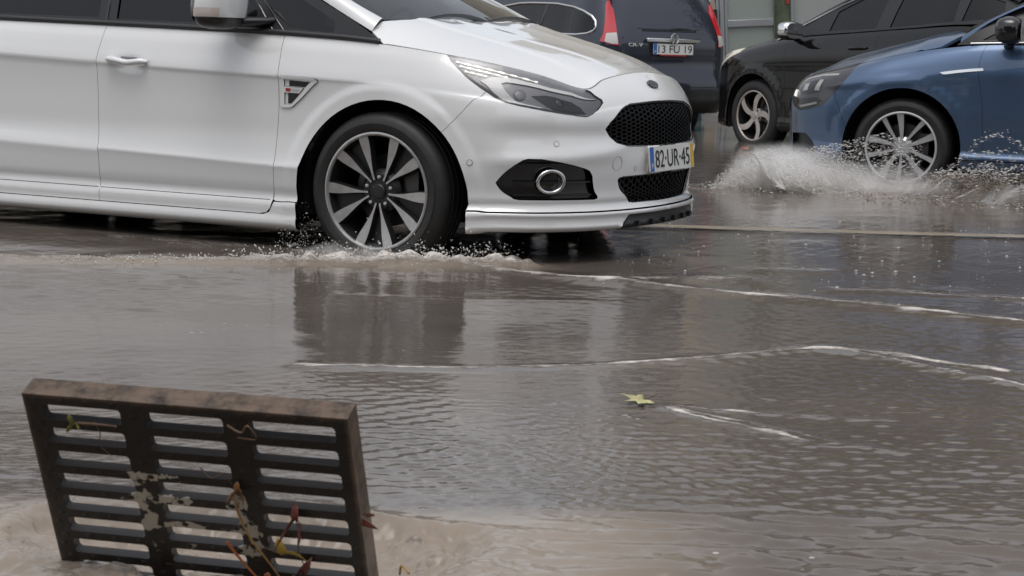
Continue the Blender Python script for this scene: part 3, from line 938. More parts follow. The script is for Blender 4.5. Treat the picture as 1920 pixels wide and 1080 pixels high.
# groove above the door bottoms
for sg in (-1, 1):
    for xa, xb_, par in ((-1.452, -.53, door_s), (-2.38, -1.468, rdoor_s)):
        q = sd([(x, .268) for x in np.linspace(xa, xb_, 20)]); md = MD(); md.tube((WS.pos(*q.T))*np.array([1, sg, 1]), .0019, 6); md.build('door_groove', M['dark_inside'], par[sg], smooth=60)

# glasshouse flanks
gx = [-3.45, -2.85, -2.2, -1.5, -1.0, -.5, -.2, .06]
gz = [1.03, 1.03, 1.013, 1.0, .99, .978, .965, .945]; gy = [.84, .885, .892, .896, .896, .893, .888, .876]
gt = [-.02, 0, .15, .35, .6, .85, 1.0]
net = []
for x, z0, y0 in zip(gx, gz, gy):
    row = []
    for t in gt:
        row.append((x + (.10*t if x < -3.3 else 0), y0 + .001 - .21*t - .045*t*t, z0 + (1.60-z0)*t))
    net.append(row)
GS = Shell(net, [t*.62 for t in gt], flat_ends=False)
GS.sgn = 1.0 if GS.rawn(np.array([.9]), np.array([.2]))[0][1] > 0 else -1.0
gin = lambda pts: [tuple(q) for q in GS.inv([(x, 0, z) for x, z in pts], (1, 0, 1))]
B_LINE = [(.028, .951), (-.09, 1.005), (-.37, 1.136), (-.75, 1.325), (-1.1, 1.50)]
frame_o = gin([(-.008, .951), (-.09, 1.004), (-.37, 1.140), (-.75, 1.330), (-1.12, 1.515), (-1.6, 1.555), (-2.5, 1.55), (-3.1, 1.48), (-3.36, 1.25), (-3.38, 1.06), (-2.85, 1.033), (-2.2, 1.016), (-1.5, 1.003), (-1.0, .993), (-.5, .981), (-.2, .968)])
W_FD = gin([(-1.412, 1.030), (-1.44, 1.30), (-1.46, 1.50), (-1.17, 1.47), (-.93, 1.30), (-.74, 1.165), (-.66, 1.105), (-.66, 1.018)])
W_QT = gin([(-.475, 1.012), (-.575, 1.075), (-.66, 1.150), (-.78, 1.285), (-.70, 1.255), (-.40, 1.110), (-.26, 1.042), (-.255, .995), (-.36, 1.0)])
W_RD = gin([(-2.42, 1.05), (-2.44, 1.49), (-1.57, 1.51), (-1.54, 1.30), (-1.515, 1.035)])
W_RQ = gin([(-3.25, 1.09), (-3.22, 1.25), (-3.02, 1.42), (-2.52, 1.47), (-2.50, 1.06)])
for sg in (-1, 1):
    md = MD(); panel(md, GS, [frame_o, W_FD, W_QT, W_RD, W_RQ], sg, gap=0, sp=.05, off=.001, flange=.012)
    fr_ = md.build('window_frame', M['black_trim'], WC)
    for nm, lp, mm in (('door_window', W_FD, 'glass_side'), ('quarter_window', W_QT, 'glass_side'), ('rear_door_window', W_RD, 'glass_privacy'), ('rear_quarter_window', W_RQ, 'glass_privacy')):
        md = MD(); panel(md, GS, [lp], sg, gap=-.003, sp=.06, off=-.006, flange=0)
        md.build(nm, M[mm], fr_)
    # moulding along the waist and the seams of the pillars
    md = MD()
    xs = np.linspace(-3.35, -.03, 40)
    zz = np.interp(xs, gx, gz) + .012
    q = GS.inv([(x, 0, z) for x, z in zip(xs, zz)], (1, 0, 1))
    P = (GS.pos(*q.T) + GS.nrm(*q.T)*.003)*np.array([1, sg, 1])
    md.tube(P, .012, 8, flat=1.0)
    md.build('waist_moulding', mat('moulding', (.03, .03, .031), .3) if sg == -1 else bpy.data.materials['moulding'], fr_, smooth=60)
    for a, b in (((-.495, .985), (-.80, 1.285)), ((-1.463, 1.01), (-1.505, 1.5)), ((-.565, 1.0), (-.72, 1.17))):
        q = GS.inv([(a[0] + (b[0]-a[0])*t, 0, a[1] + (b[1]-a[1])*t) for t in np.linspace(0, 1, 8)], (1, 0, 1))
        md = MD(); md.tube((GS.pos(*q.T) + GS.nrm(*q.T)*.001)*np.array([1, sg, 1]), .006, 6)
        md.build('pillar_trim', M['black_gloss'], fr_, smooth=60)

# screen pillars, roof and screen
PB = [(.031, .886, .951), (-.09, .846, 1.006), (-.37, .806, 1.138), (-.75, .738, 1.328), (-1.12, .664, 1.513), (-1.7, .655, 1.565), (-2.6, .65, 1.56), (-3.3, .64, 1.46)]
PW = [(-.02, .66, 1.055), (-.095, .752, 1.062), (-.27, .752, 1.145), (-.72, .66, 1.36), (-1.08, .585, 1.553), (-1.7, .55, 1.635), (-2.6, .55, 1.625), (-3.35, .55, 1.52)]
PM = [tuple((np.array(a)*.5 + np.array(b)*.5 + np.array((.028, .03, .022)))) for a, b in zip(PB, PW)]
def cr(pts, n=6):
    pts = np.array(pts, float); k = np.arange(len(pts)); T = tangents(pts, k.astype(float)); q = np.linspace(0, len(pts)-1, (len(pts)-1)*n+1)
    i, h, a, b, c, d = hermite_idx(k.astype(float), q); e = lambda w: w[:, None]
    return e(a)*pts[i] + e(b)*T[i] + e(c)*pts[i+1] + e(d)*T[i+1]
b_, m_, w_ = cr(PB[1:]), cr(PM[1:]), cr(PW[1:])
for sg in (-1, 1):
    rows = [((1-t)**2*b_ + 2*t*(1-t)*m_*1.0 + t*t*w_)*np.array([1, sg, 1]) for t in np.linspace(0, 1, 9)]
    inn = [(w_ + np.array([-.01, -.004, -.02]))*np.array([1, sg, 1])]
    md = MD(); md.grid(rows + inn); md.build('screen_pillar', M['white_paint'], WC, smooth=50)
ws = []
for k in range(0, 25):
    t = k/24
    w = cr(PW[1:5], 8)[k]
    base_c = np.array([.012*(1-t)+.0, 0, 0])
    row = []
    for s_ in np.linspace(-1, 1, 21):
        bow = (1-s_*s_)
        row.append((w[0] + bow*(.10*(1-t) + .05*t), s_*(w[1]-.004), w[2] - .006 + bow*(.006*(1-t) + .05*t)))
    ws.append(row)
md = MD(); md.grid(ws); md.build('windscreen', M['glass_front'], WC, smooth=60)
band = MD()
band.grid([[tuple(np.array(p) + np.array((-.004*0, 0, -.004))) for p in ws[0]], [tuple(np.array(p) + np.array((0, 0, -.004))) for p in ws[1]]])
for c0, c1 in ((0, 1), (19, 20)):
    band.grid([[tuple(np.array(ws[k][c]) + np.array((0, 0, -.004))) for c in (c0, c1)] for k in range(25)])
band.build('screen_border', M['black_trim'], WC, smooth=60)
cw = MD()
edge = np.array([(-.095, .755), (-.06, .69), (-.035, .62), (-.012, .40), (0, .2), (.003, 0)])
P1 = WHood.pos(edge[:, 0], edge[:, 1]); P1[:, 2] -= .006
full = np.concatenate([P1*np.array([1, -1, 1]), P1[::-1]])
back = full.copy(); back[:, 0] -= .05; back[:, 2] -= .035
b3 = full.copy(); b3[:, 0] -= .14; b3[:, 2] -= .01
cw.grid([full + np.array([.012, 0, -.004]), back, b3]); cw.build('screen_cowl', M['black_trim'], WC, smooth=40)
for y0, y1, xo in ((.62, -.06, 0), (.02, -.58, .0)):
    md = MD()
    pts = [(-.055 + .0*t, y0 + (y1-y0)*t, 1.058 + .030*math.sin(math.pi*min(1, t*1.1))**.8) for t in np.linspace(0, 1, 9)]
    pts = [(p[0] + .10*(1-(p[1]/.75)**2)*.55, p[1], p[2]) for p in pts]
    md.tube(pts, [.014, .011, .010, .009, .008, .008, .007, .006, .005], 6)
    wp = md.build('wiper', M['black_trim'], WC, smooth=50)
rf = []
for k in range(0, 20):
    t = k/19; x = -1.08 + (-3.35+1.08)*t
    ew = np.array([np.interp(-x, [1.08, 1.7, 2.6, 3.35], [.585, .55, .55, .55]), np.interp(-x, [1.08, 1.7, 2.6, 3.35], [1.553, 1.635, 1.625, 1.52])])
    rf.append([(x, s_*ew[0], ew[1] + (1-s_*s_)*.035) for s_ in np.linspace(-1, 1, 15)])
md = MD(); md.grid(rf); md.build('roof', M['white_paint'], WC, smooth=60)
md = MD()
md.grid([[(-3.35, y, 1.52 + (1-(y/.55)**2)*.035) for y in np.linspace(-.55, .55, 9)], [(-3.62, y*1.15, 1.25) for y in np.linspace(-.55, .55, 9)], [(-3.74, y*1.3, 1.03) for y in np.linspace(-.55, .55, 9)]])
for sg in (-1, 1): md.grid([[(-3.35, sg*.55, 1.52), (-3.62, sg*.632, 1.25), (-3.74, sg*.715, 1.03)], [(-3.3, sg*.645, 1.46), (-3.40, sg*.77, 1.25), (-3.45, sg*.845, 1.03)]])
md.build('rear_window', M['black_gloss'], WC, smooth=60)

# mirrors
for sg in (-1, 1):
    def blob(cx, cy, cz, hx, hy, hz, z0, z1, n=18, m=10):
        R = []
        for i in range(m+1):
            z = z0 + (z1-z0)*i/m; zz = max(-1, min(1, z))
            k = max(0.02, (1-abs(zz)**3.2))**(1/3.2)
            R.append([(cx + hx*k*abs(math.cos(a))**.62*(1 if math.cos(a) > 0 else -1) + .012*zz, (cy + hy*k*abs(math.sin(a))**.62*(1 if math.sin(a) > 0 else -1))*1.0, cz + hz*zz) for a in np.linspace(0, 2*math.pi, n+1)])
        return R
    cx, cy, cz = -.725, sg*1.045, 1.098
    md = MD(); md.grid(blob(cx, cy, cz, .092, .118, .098, -.52, .999, m=16)); mr = md.build('door_mirror', M['white_paint'], WC, smooth=70)
    md = MD(); md.grid(blob(cx, cy, cz-.004, .090, .114, .098, -1, -.50, m=8)); md.tube([(cx+.05, sg*.955, cz-.066), (cx+.13, sg*.885, cz-.062), (cx+.15, sg*.85, cz-.055)], [.036, .03, .03], 12, flat=.6)
    md.build('mirror_foot', M['black_trim'], mr, smooth=60)
    R = blob(cx, cy, cz, .0935, .1195, .098, -.5, -.12, 40, 4)
    md = MD(); sub = [[row[j % 40] for j in (range(20, 35) if sg == -1 else range(6, 21))] for row in R]; md.grid(sub); md.build('side_indicator', mat('indicator_clear', (.55, .48, .44), .15, coat=1) if sg == -1 else bpy.data.materials['indicator_clear'], mr, smooth=60)
    md = MD(); ang = np.linspace(0, 2*math.pi, 25)[:-1]
    md.add([(cx-.088, cy + .098*abs(math.cos(a))**.6*np.sign(math.cos(a)), cz + .08*abs(math.sin(a))**.6*np.sign(math.sin(a))) for a in ang], [tuple(range(24))]); md.build('mirror_glass', M['chrome'], mr, smooth=0)

# cabin
md = MD()
dash = [[(-.02 - .0*abs(s_), s_*.74, 1.0), (-.30, s_*.76, 1.035 - .01*abs(s_)), (-.55, s_*.77, 1.02), (-.66, s_*.77, .93), (-.68, s_*.77, .6)] for s_ in np.linspace(-1, 1, 9)]
md.grid(dash); md.build('dashboard', M['cabin'], WC, smooth=50)
for x0 in (-1.45, -2.4):
    for y0 in (-.4, .4):
        st = MD(); rows = []
        for t in np.linspace(0, 1, 9):
            x = x0 - .22*t + (.0); z = .55 + .62*t; w = .25 - .05*t**3; d = .10 - .03*t
            rows.append([(x + d*math.cos(a)*.9, y0 + w*abs(math.sin(a))**.6*(1 if math.sin(a) > 0 else -1), z) for a in np.linspace(0, 2*math.pi, 17)])
        st.grid(rows)
        st.box((x0+.22, y0, .52), (.27, .24, .08))
        rows = []
        for t in np.linspace(-1, 1, 7):
            k = max(.05, 1-t**4)**.5
            rows.append([(x0 - .26 - .03*t + .05*k*math.cos(a), y0 + .13*k*math.sin(a), 1.29 + .09*t) for a in np.linspace(0, 2*math.pi, 13)])
        st.grid(rows); st.build('seat', M['seat_cloth'], WC, smooth=50)
md = MD(); md.tube([(-.70 + .06*math.sin(a), .37 + .18*math.cos(a), .95 + .17*math.sin(a)) for a in np.linspace(0, 2*math.pi, 25)[:-1]], .014, 8, closed=True)
md.build('steering_wheel', M['black_trim'], WC, smooth=60)
md = MD(); md.add([(-.12, .05, 1.05), (-.12, -.17, 1.05), (-.30, -.17, 1.045), (-.30, .05, 1.045)], [(0, 1, 2, 3)]); md.build('dashboard_paper', mat('paper', (.38, .39, .37), .8), WC, smooth=0)
md = MD(); md.lathe([(0, .03), (.012, .026), (.017, .01), (.012, 0)], 14, axis='z', c=(-.10, -.33, 1.05)); md.build('dashboard_ornament', mat('orange_toy', (.55, .18, .03), .5), WC)

# wells, floor and wheels
md = MD()
for ax in (.02, -2.849):
    for sg in (-1, 1):
        md.lathe([(.428, sg*.87), (.435, sg*.6), (.02, sg*.58)], 40, 0, 'y', (ax, 0, .312), (-.25, math.pi+.25))
md.grid([[(-3.7, -.75, .2), (-3.7, .75, .2)], [(-2.45, -.8, .17), (-2.45, .8, .17)], [(-.42, -.86, .16), (-.42, .86, .16)], [(-.4, -.5, .17), (-.4, .5, .17)], [(.44, -.5, .19), (.44, .5, .19)], [(.45, -.88, .20), (.45, .88, .20)], [(.80, -.5, .20), (.80, .5, .20)], [(.90, -.2, .20), (.90, .2, .20)]])
md.box((.60, 0, .50), (.10, .62, .16)); md.box((-1.9, 0, .33), (1.5, .84, .12)); md.box((.1, 0, .55), (.3, .52, .30)); md.box((-2.9, 0, .6), (.75, .55, .38))
md.build('underbody', M['dark_inside'], WC, smooth=0)
for ax in (0, -2.849):
    for sg in (-1, 1):
        wheel(WC, (ax, sg*.832, .335), .335, .2475, 'split', (M['alloy'], M['alloy_dark']), .235, flip=(sg < 0), rot=math.radians(2) if ax == 0 else .5)
# ---------------------------------------------------------------- the other cars: surfaces
def simple_net(cols, top, low, upper, front_low=None, f0=10, f1=12):
    P = np.array(cols, float); net = []
    for i, (bx, by) in enumerate(cols):
        t = np.array([0, 1.]) if i == 0 else (np.array([0, -1.]) if i == len(P)-1 else P[i+1]-P[i-1])
        n = np.array([-t[1], t[0]])/np.hypot(*t)
        f = float(smooth(f0, f1, np.array(float(i)))) if front_low else 0
        col = []
        for j, (z, d) in enumerate(low):
            if front_low: z, d = lerp(z, front_low[j][0], f), lerp(d, front_low[j][1], f)
            col.append((bx + n[0]*d, by + n[1]*d, z))
        b, tp = np.array(col[-1]), np.array(top[i])
        for s_, h in upper:
            if isinstance(h, tuple): h = lerp(h[0], h[1], f)
            col.append((b[0]+(tp[0]-b[0])*h, b[1]+(tp[1]-b[1])*h, b[2]+(tp[2]-b[2])*s_))
        net.append(col)
    return net


def arch_bump(arches, amount=.008, r=.40):
    def f(p):
        b = np.zeros(len(p))
        for cx, cz in arches:
            d = np.hypot(p[:, 0]-cx, p[:, 2]-cz)
            b += amount*smooth(r+.10, r+.035, d)*smooth(.5, .75, p[:, 1])*smooth(.1, .3, p[:, 2])
        return b
    return f

# blue hatchback
B_COLS = [(-3.43, 0), (-3.40, .45), (-3.2, .78), (-2.67, .88), (-2.0, .902), (-1.3, .907), (-.7, .907), (-.35, .907), (0, .905), (.30, .885), (.49, .84), (.655, .755), (.785, .61), (.86, .41), (.90, .2), (.905, 0)]
B_TOP = [(-3.2, 0, 1.02), (-3.15, .45, 1.02), (-2.95, .70, 1.02), (-2.6, .80, 1.03), (-2.0, .835, 1.02), (-1.3, .845, 1.005), (-.75, .845, .995), (-.42, .835, .985), (0, .80, .925), (.24, .765, .868), (.40, .69, .835), (.54, .58, .812), (.63, .43, .803), (.68, .26, .803), (.70, .12, .805), (.702, 0, .806)]
B_LOW = [(.19, -.05), (.20, -.02), (.24, -.006), (.275, .002), (.30, -.012), (.36, -.012), (.45, -.010), (.55, -.004)]
B_FLOW = [(.17, -.08), (.18, -.02), (.22, .0), (.27, .004), (.33, .0), (.40, .0), (.47, .004), (.53, .006)]
B_UP = [(.25, (.0, .04)), (.45, (.0, .12)), (.56, (-.03, .2)), (.64, (.06, .28)), (.80, (.3, .48)), (.92, (.62, .74)), (1, 1)]
B_V = [.19, .20, .24, .275, .30, .36, .45, .55, .655, .735, .78, .815, .88, .93, .975]
BS = Shell(simple_net(B_COLS, B_TOP, B_LOW, B_UP, B_FLOW, 9, 11.5), B_V, bump=arch_bump([(0, .315), (-2.67, .315)], .010, .385))
# black crossover
K_COLS = [(-3.48, 0), (-3.45, .45), (-3.3, .8), (-2.61, .90), (-2.0, .915), (-1.3, .918), (-.7, .918), (-.35, .916), (0, .912), (.28, .895), (.47, .86), (.64, .785), (.78, .64), (.86, .43), (.90, .2), (.905, 0)]
K_TOP = [(-3.2, 0, 1.16), (-3.15, .45, 1.16), (-3.0, .72, 1.16), (-2.6, .83, 1.215), (-2.0, .845, 1.185), (-1.3, .85, 1.14), (-.75, .85, 1.105), (-.40, .845, 1.075), (0, .81, 1.03), (.24, .80, .985), (.43, .785, .955), (.59, .72, .925), (.71, .58, .90), (.78, .38, .895), (.81, .17, .895), (.815, 0, .895)]
K_LOW = [(.22, -.05), (.235, -.015), (.28, .0), (.34, -.004), (.42, -.006), (.52, -.004), (.60, .0), (.68, .0)]
K_UP = [(.25, (.0, .05)), (.45, (-.02, .13)), (.58, (.02, .2)), (.66, (.08, .3)), (.80, (.3, .5)), (.92, (.62, .76)), (1, 1)]
K_V = [.22, .235, .28, .34, .42, .52, .60, .68, .77, .845, .89, .92, .98, 1.02, 1.06]
KS = Shell(simple_net(K_COLS, K_TOP, K_LOW, K_UP, [(z, d+.004) for z, d in K_LOW], 9, 11.5), K_V, bump=arch_bump([(0, .345), (-2.61, .345)], .012, .40))
# dark SUV, x = 0 at its tail
H_COLS = [(0, 0), (.012, .40), (.05, .66), (.13, .80), (.32, .885), (.8, .905), (1.5, .91), (2.5, .91), (3.4, .90), (3.95, .85), (4.25, .68), (4.42, .35), (4.46, 0)]
H_Z = [.32, .40, .52, .64, .80, .95, 1.03, 1.10, 1.18, 1.30, 1.42, 1.54, 1.62]
H_DX = [.06, -.03, -.05, -.045, .0, .005, .008, .02, .055, .12, .195, .29, .40]
H_DY = [.05, .01, -.01, -.005, 0, .0, .005, .02, .04, .075, .115, .17, .25]
def suv_net():
    P = np.array(H_COLS, float); net = []
    for i, (bx, by) in enumerate(H_COLS):
        t = np.array([0, 1.]) if i == 0 else (np.array([0, -1.]) if i == len(P)-1 else P[i+1]-P[i-1])
        n = np.array([-t[1], t[0]])/np.hypot(*t)
        col = []
        for z, dx, dy in zip(H_Z, H_DX, H_DY):
            if i > 8:                                 # bonnet end: falls away above the waist
                k = min(1, (i-8)/2)
                z = lerp(z, min(z, .40 + (z-.32)*.48), k); dx = lerp(dx, max(0, (z-.7)*1.2), k)
            d = dx*n[0]**2 + dy*n[1]**2
            col.append((bx - n[0]*d, by - n[1]*d, z))
        net.append(col)
    return net
HS = Shell(suv_net(), H_Z)
for S_ in (BS, KS, HS):
    u_ = S_.U[len(S_.U)//2]
    if S_.rawn(np.array([u_]), np.array([.6]))[0][1] < 0: S_.sgn = -1.0
# ---------------------------------------------------------------- the other cars: parts
def paint(name, col, rough=.25, metal=0, dirt=.3, spec=.0):
    return mat(name, col, rough, metal=metal, coat=1, spec=spec, dirt=(MUD, .45, dirt))
M['blue_paint'] = paint('blue_paint', (.085, .135, .225), .36, .72, .2)
M['black_paint'] = paint('black_paint', (.007, .0065, .0065), .2, 0, .10)
M['navy_paint'] = paint('navy_paint', (.040, .044, .060), .34, .5, .2)
M['lamp_dark'] = mat('lamp_dark', (.12, .12, .13), .25, metal=.3)
M['lamp_red'] = mat('lamp_red', (.50, .022, .03), .15, coat=1)
M['lamp_clear'] = mat('lamp_clear', (.55, .53, .50), .15, coat=1)
M['lamp_cream'] = mat('lamp_cream', (.66, .63, .52), .3)

def build_car(root, S, k):
    P_ = M[k['paint']]; V1, V0, UC = S.V[-1], S.V[0], S.U[-1]
    sd_ = S.side; tp = lambda a, b, n=12: [(u, V1) for u in np.linspace(a, b, n)]
    T = lambda q: [tuple(p) for p in q]
    ax1 = k['wheelbase']; hz = k['hub_z']; ar = k['arch']
    hl = S.inv(k['headlight']); nt_ = k['hl_top']                # index range of the lamp points on the bonnet edge
    hl[nt_[0]:nt_[1], 1] = V1
    xd, xb, xr = k['door'], k['b_post'], k['door_end']
    uD_, uBp, uR = (sd_([(x, None)])[0][0] for x in (xd, xb, xr))
    rear_i = k['hl_rear']
    lo = hl[rear_i:]                                          # lower edge, rear -> front
    J_ = k['hl_low']                                          # lamp point where wing and bumper part
    Jq = hl[J_]
    shut = sd_(k['shut'])
    a0 = math.degrees(math.atan2(k['shut'][-1][1]-hz, k['shut'][-1][0]))
    zs = k['sill']
    aB = 180 + math.degrees(math.asin((hz-zs)/ar))
    ar_f = sd_(arc(0, hz, ar, a0, aB, 24))
    hl_first = hl[nt_[1]-1]
    wing = [(uD_, V1)] + tp(uD_, hl_first[0])[1:] + T(hl[nt_[1]:J_+1]) + T(shut) + T(ar_f) + T(sd_([(xd-.02, zs), (xd, zs+.35)]))
    fd = [(uBp, V1)] + tp(uBp, uD_)[1:] + T(sd_([(xd, zs+.35), (xd-.02, zs), (xb, zs), (xb-.02, zs+.35)]))
    aR = math.degrees(math.asin((zs-hz)/ar))
    rd = [(uR, V1)] + tp(uR, uBp)[1:] + T(sd_([(xb-.02, zs+.35), (xb, zs)])) + T(sd_(arc(ax1, hz, ar, aR, 55, 12)))
    qt = [(0, V1)] + tp(0, uR)[1:] + T(sd_(arc(ax1, hz, ar, 57, aB, 24))) + [(u, V0) for u in np.linspace(sd_([(ax1-ar-.02, V0)])[0][0], 0, 10)]
    sl = [(u, v) for u, v in sd_([(ax1+ar*.98, zs-.004), (xb, zs-.004), (-ar*.98, zs-.004)])] + [(u, V0) for u in np.linspace(sd_([(-ar, V0)])[0][0], sd_([(ax1+ar, V0)])[0][0], 12)]
    uF = hl[nt_[0]][0]
    ub = sd_([(ar+.01, V0)])[0][0]
    bp = T(hl[J_:]) + T(hl[:nt_[1]]) + tp(uF, UC, 10)[1:] + [(UC, V0)] + [(u, V0) for u in np.linspace(UC, ub, 18)] + T(sd_(arc(0, hz, ar, -12, a0, 10))) + T(shut[::-1])
    holes = [T(S.inv(h)) for h in k.get('intakes', [])]
    parts = {}
    for sg in (1, -1):
        for nm, lp, mm in (('front_wing', wing, P_), ('front_door', fd, P_), ('rear_door', rd, P_), ('rear_quarter', qt, P_), ('side_sill', sl, M[k.get('sill_mat', k['paint'])])):
            md = MD(); panel(md, S, [lp], sg, sp=.05); parts[nm, sg] = md.build(nm, mm, root)
        md = MD(); panel(md, S, [hl], sg, gap=.001, sp=.04, off=-.008 if not k.get('plain_lamp') else .0012, flange=0 if not k.get('plain_lamp') else .012); h = md.build('headlight', M[k['lamp']], root)
        if not k.get('plain_lamp'):
            md = MD(); panel(md, S, [hl], sg, gap=.002, sp=.03, off=.0005, flange=0); md.build('lens', M['lens'], h)
        for nm, lp, mm, off in k.get('lamp_parts', []):
            md = MD(); panel(md, S, [S.inv(lp)], sg, gap=0, sp=.03, off=off, flange=.006); md.build(nm, M[mm], h)
        for nm, lp, mm, off, par in k.get('side_parts', []):
            md = MD(); panel(md, S, [S.inv(lp)], sg, gap=0, sp=.03, off=off, flange=.008); md.build(nm, M[mm], parts[par, sg])
        for x in k['handles']:
            Pn = []
            for t in np.linspace(0, 1, 9):
                q = S.inv([(x - .22*t, .9, k['handle_z'] + .01*t)]); Pn.append((S.pos(*q.T)[0] + S.nrm(*q.T)[0]*(.004 + .026*math.sin(math.pi*t)**.5))*np.array([1, sg, 1]))
            md = MD(); md.tube(Pn, .012, 8); md.build('door_handle', M[k.get('handle_mat', k['paint'])], parts['front_door' if x > xb else 'rear_door', sg], smooth=60)
    md = MD()
    for sg in (1, -1): panel(md, S, [bp] + holes, sg, sp=.045)
    fb = md.build('front_bumper', P_, root)
    for h in holes:
        for sg in (1, -1):
            md = MD(); panel(md, S, [h], sg, gap=-.001, sp=.05, off=-.03, flange=0); md.build('air_intake', M['black_trim'], fb)
    gr = T(S.inv(k['grille'])); md = MD()
    for sg in (1, -1): panel(md, S, [gr], sg, gap=0, sp=.05, off=.004, flange=.006)
    md.build('grille', M['black_gloss'], fb)
    # bonnet
    hd = HoodShell(S, sd_([(k['hood_x'], None)])[0][0], k['hood_back'], pchip_like(*k['zc']), lambda x: np.interp(x, *k['pw']), k.get('ridge'))
    nb = len(k['hood_back'])
    half = bonnet_rim(hd.E[nb:], 6) + [(p[0], p[1]-.002) for p in k['hood_back']] + k['cowl']
    md = MD()
    for sg in (1, -1): panel(md, hd, [half], sg, gap=0, sp=.035, flange=0)
    bn = md.build('bonnet', P_, root)
    ed = np.array(half); md = MD()
    for sg in (1, -1):
        p = hd.pos(*ed.T)*np.array([1, sg, 1]); q = p - np.array([0, 0, .02]); md.grid([p, q])
    md.build('bonnet_edge', P_, bn)
    # glasshouse
    net = [[(x + s_*t, y - k['tumble']*t - .05*t*t, z + (k['roof_z']-z)*t) for t in (-.03, 0, .15, .35, .6, .85, 1)] for (x, y, z), s_ in zip(k['belt'], k['belt_shift'])]
    G_ = Shell(net, [t*.6 for t in (-.03, 0, .15, .35, .6, .85, 1)], flat_ends=False)
    G_.sgn = 1.0 if G_.rawn(G_.U[-1:]*.5, np.array([.2]))[0][1] > 0 else -1.0
    gi = lambda pts: T(G_.inv([(x, 0, z) for x, z in pts], (1, 0, 1)))
    wins = [(nm, gi(lp), mm) for nm, lp, mm in k['windows']]
    for sg in (1, -1):
        md = MD(); panel(md, G_, [gi(k['frame'])] + [w[1] for w in wins], sg, gap=0, sp=.06, off=.001, flange=.012)
        fr_ = md.build('window_frame', M['black_trim'], root)
        for nm, lp, mm in wins:
            md = MD(); panel(md, G_, [lp], sg, gap=-.003, sp=.08, off=-.006, flange=0); md.build(nm, M[mm], fr_)
        for pts, rad, mm in k.get('trims', []):
            q = G_.inv([(x, 0, z) for x, z in pts], (1, 0, 1)); md = MD()
            md.tube((G_.pos(*q.T) + G_.nrm(*q.T)*.004)*np.array([1, sg, 1]), rad, 8); md.build('window_trim', M[mm], fr_, smooth=60)
    b_, w_ = cr(k['pillar_b'][1:]), cr(k['pillar_w'])
    m_ = (b_+w_)/2 + np.array([.02, .03, .02])
    for sg in (1, -1):
        md = MD(); md.grid([((1-t)**2*b_ + 2*t*(1-t)*m_ + t*t*w_)*np.array([1, sg, 1]) for t in np.linspace(0, 1, 7)] + [(w_ - np.array([.01, .004, .02]))*np.array([1, sg, 1])])
        md.build('screen_pillar', M[k.get('pillar_mat', k['paint'])], root, smooth=50)
    n = k['screen_n']; w = cr(k['pillar_w'][:n], 8); ws_ = []
    for i, p in enumerate(w):
        t = i/(len(w)-1)
        ws_.append([(p[0] + (1-s_*s_)*(.16*(1-t)+.07*t), s_*p[1], p[2]-.005 + (1-s_*s_)*(.01*(1-t)+.05*t)) for s_ in np.linspace(-1, 1, 15)])
    md = MD(); md.grid(ws_); md.build('windscreen', M['glass_front'], root, smooth=60)
    md = MD(); md.grid([[np.array(p) + np.array([.03, 0, .0]) for p in ws_[0]], [np.array(p) + np.array([-.02, 0, -.03]) for p in ws_[0]], [np.array(p) + np.array([-.1, 0, -.02]) for p in ws_[0]]]); md.build('screen_cowl', M['black_trim'], root)
    r_ = cr(k['pillar_w'][n-1:], 6)
    md = MD(); md.grid([[(p[0], s_*p[1], p[2] + (1-s_*s_)*.05) for s_ in np.linspace(-1, 1, 11)] for p in r_]); md.build('roof', P_, root, smooth=60)
    e = r_[-1]; tl = np.array(S.raw(np.array([0.]), np.array([V1]))[0])
    md = MD(); md.grid([[(e[0], s_*e[1], e[2] + (1-s_*s_)*.05) for s_ in np.linspace(-1, 1, 9)], [(tl[0] - (abs(s_)*-.2), s_*.70, tl[2]) for s_ in np.linspace(-1, 1, 9)]]); md.build('rear_window', M['black_gloss'], root)
    # mirrors
    for sg in (1, -1):
        cx, cy, cz = k['mirror']; cy *= sg; R = []
        for i in range(13):
            z = -1 + 2*i/12; kk = max(.03, 1-abs(z)**2.8)**(1/2.8)
            R.append([(cx + .085*kk*abs(math.cos(a))**.7*(1 if math.cos(a) > 0 else -1) + .02*z*0, cy + .12*kk*abs(math.sin(a))**.7*(1 if math.sin(a) > 0 else -1), cz + .085*z) for a in np.linspace(0, 2*math.pi, 19)])
        md = MD(); md.grid(R[3:]); mr = md.build('door_mirror', M[k['mirror_mat']], root, smooth=70)
        md = MD(); md.grid(R[:4]); md.tube([(cx, sg*(abs(cy)-.08), cz-.07), (cx+.03, sg*(k['belt_y']-.02), cz-.11)], [.035, .03], 10, flat=.7); md.build('mirror_foot', M['black_trim'], mr, smooth=60)
        md = MD(); md.add([(cx-.083, cy + .10*np.sign(math.cos(a))*abs(math.cos(a))**.6, cz + .07*np.sign(math.sin(a))*abs(math.sin(a))**.6) for a in np.linspace(0, 2*math.pi, 21)[:-1]], [tuple(range(20))]); md.build('mirror_glass', M['chrome'], mr, smooth=0)
    # cabin, wells and wheels
    md = MD(); zb = k['belt'][3][2]; xs = k['hood_x']
    md.grid([[(xs-.05, s_*.7, zb-.03), (xs-.45, s_*.74, zb), (xs-.5, s_*.74, zb-.35)] for s_ in np.linspace(-1, 1, 7)]); md.build('dashboard', M['cabin'], root, smooth=50)
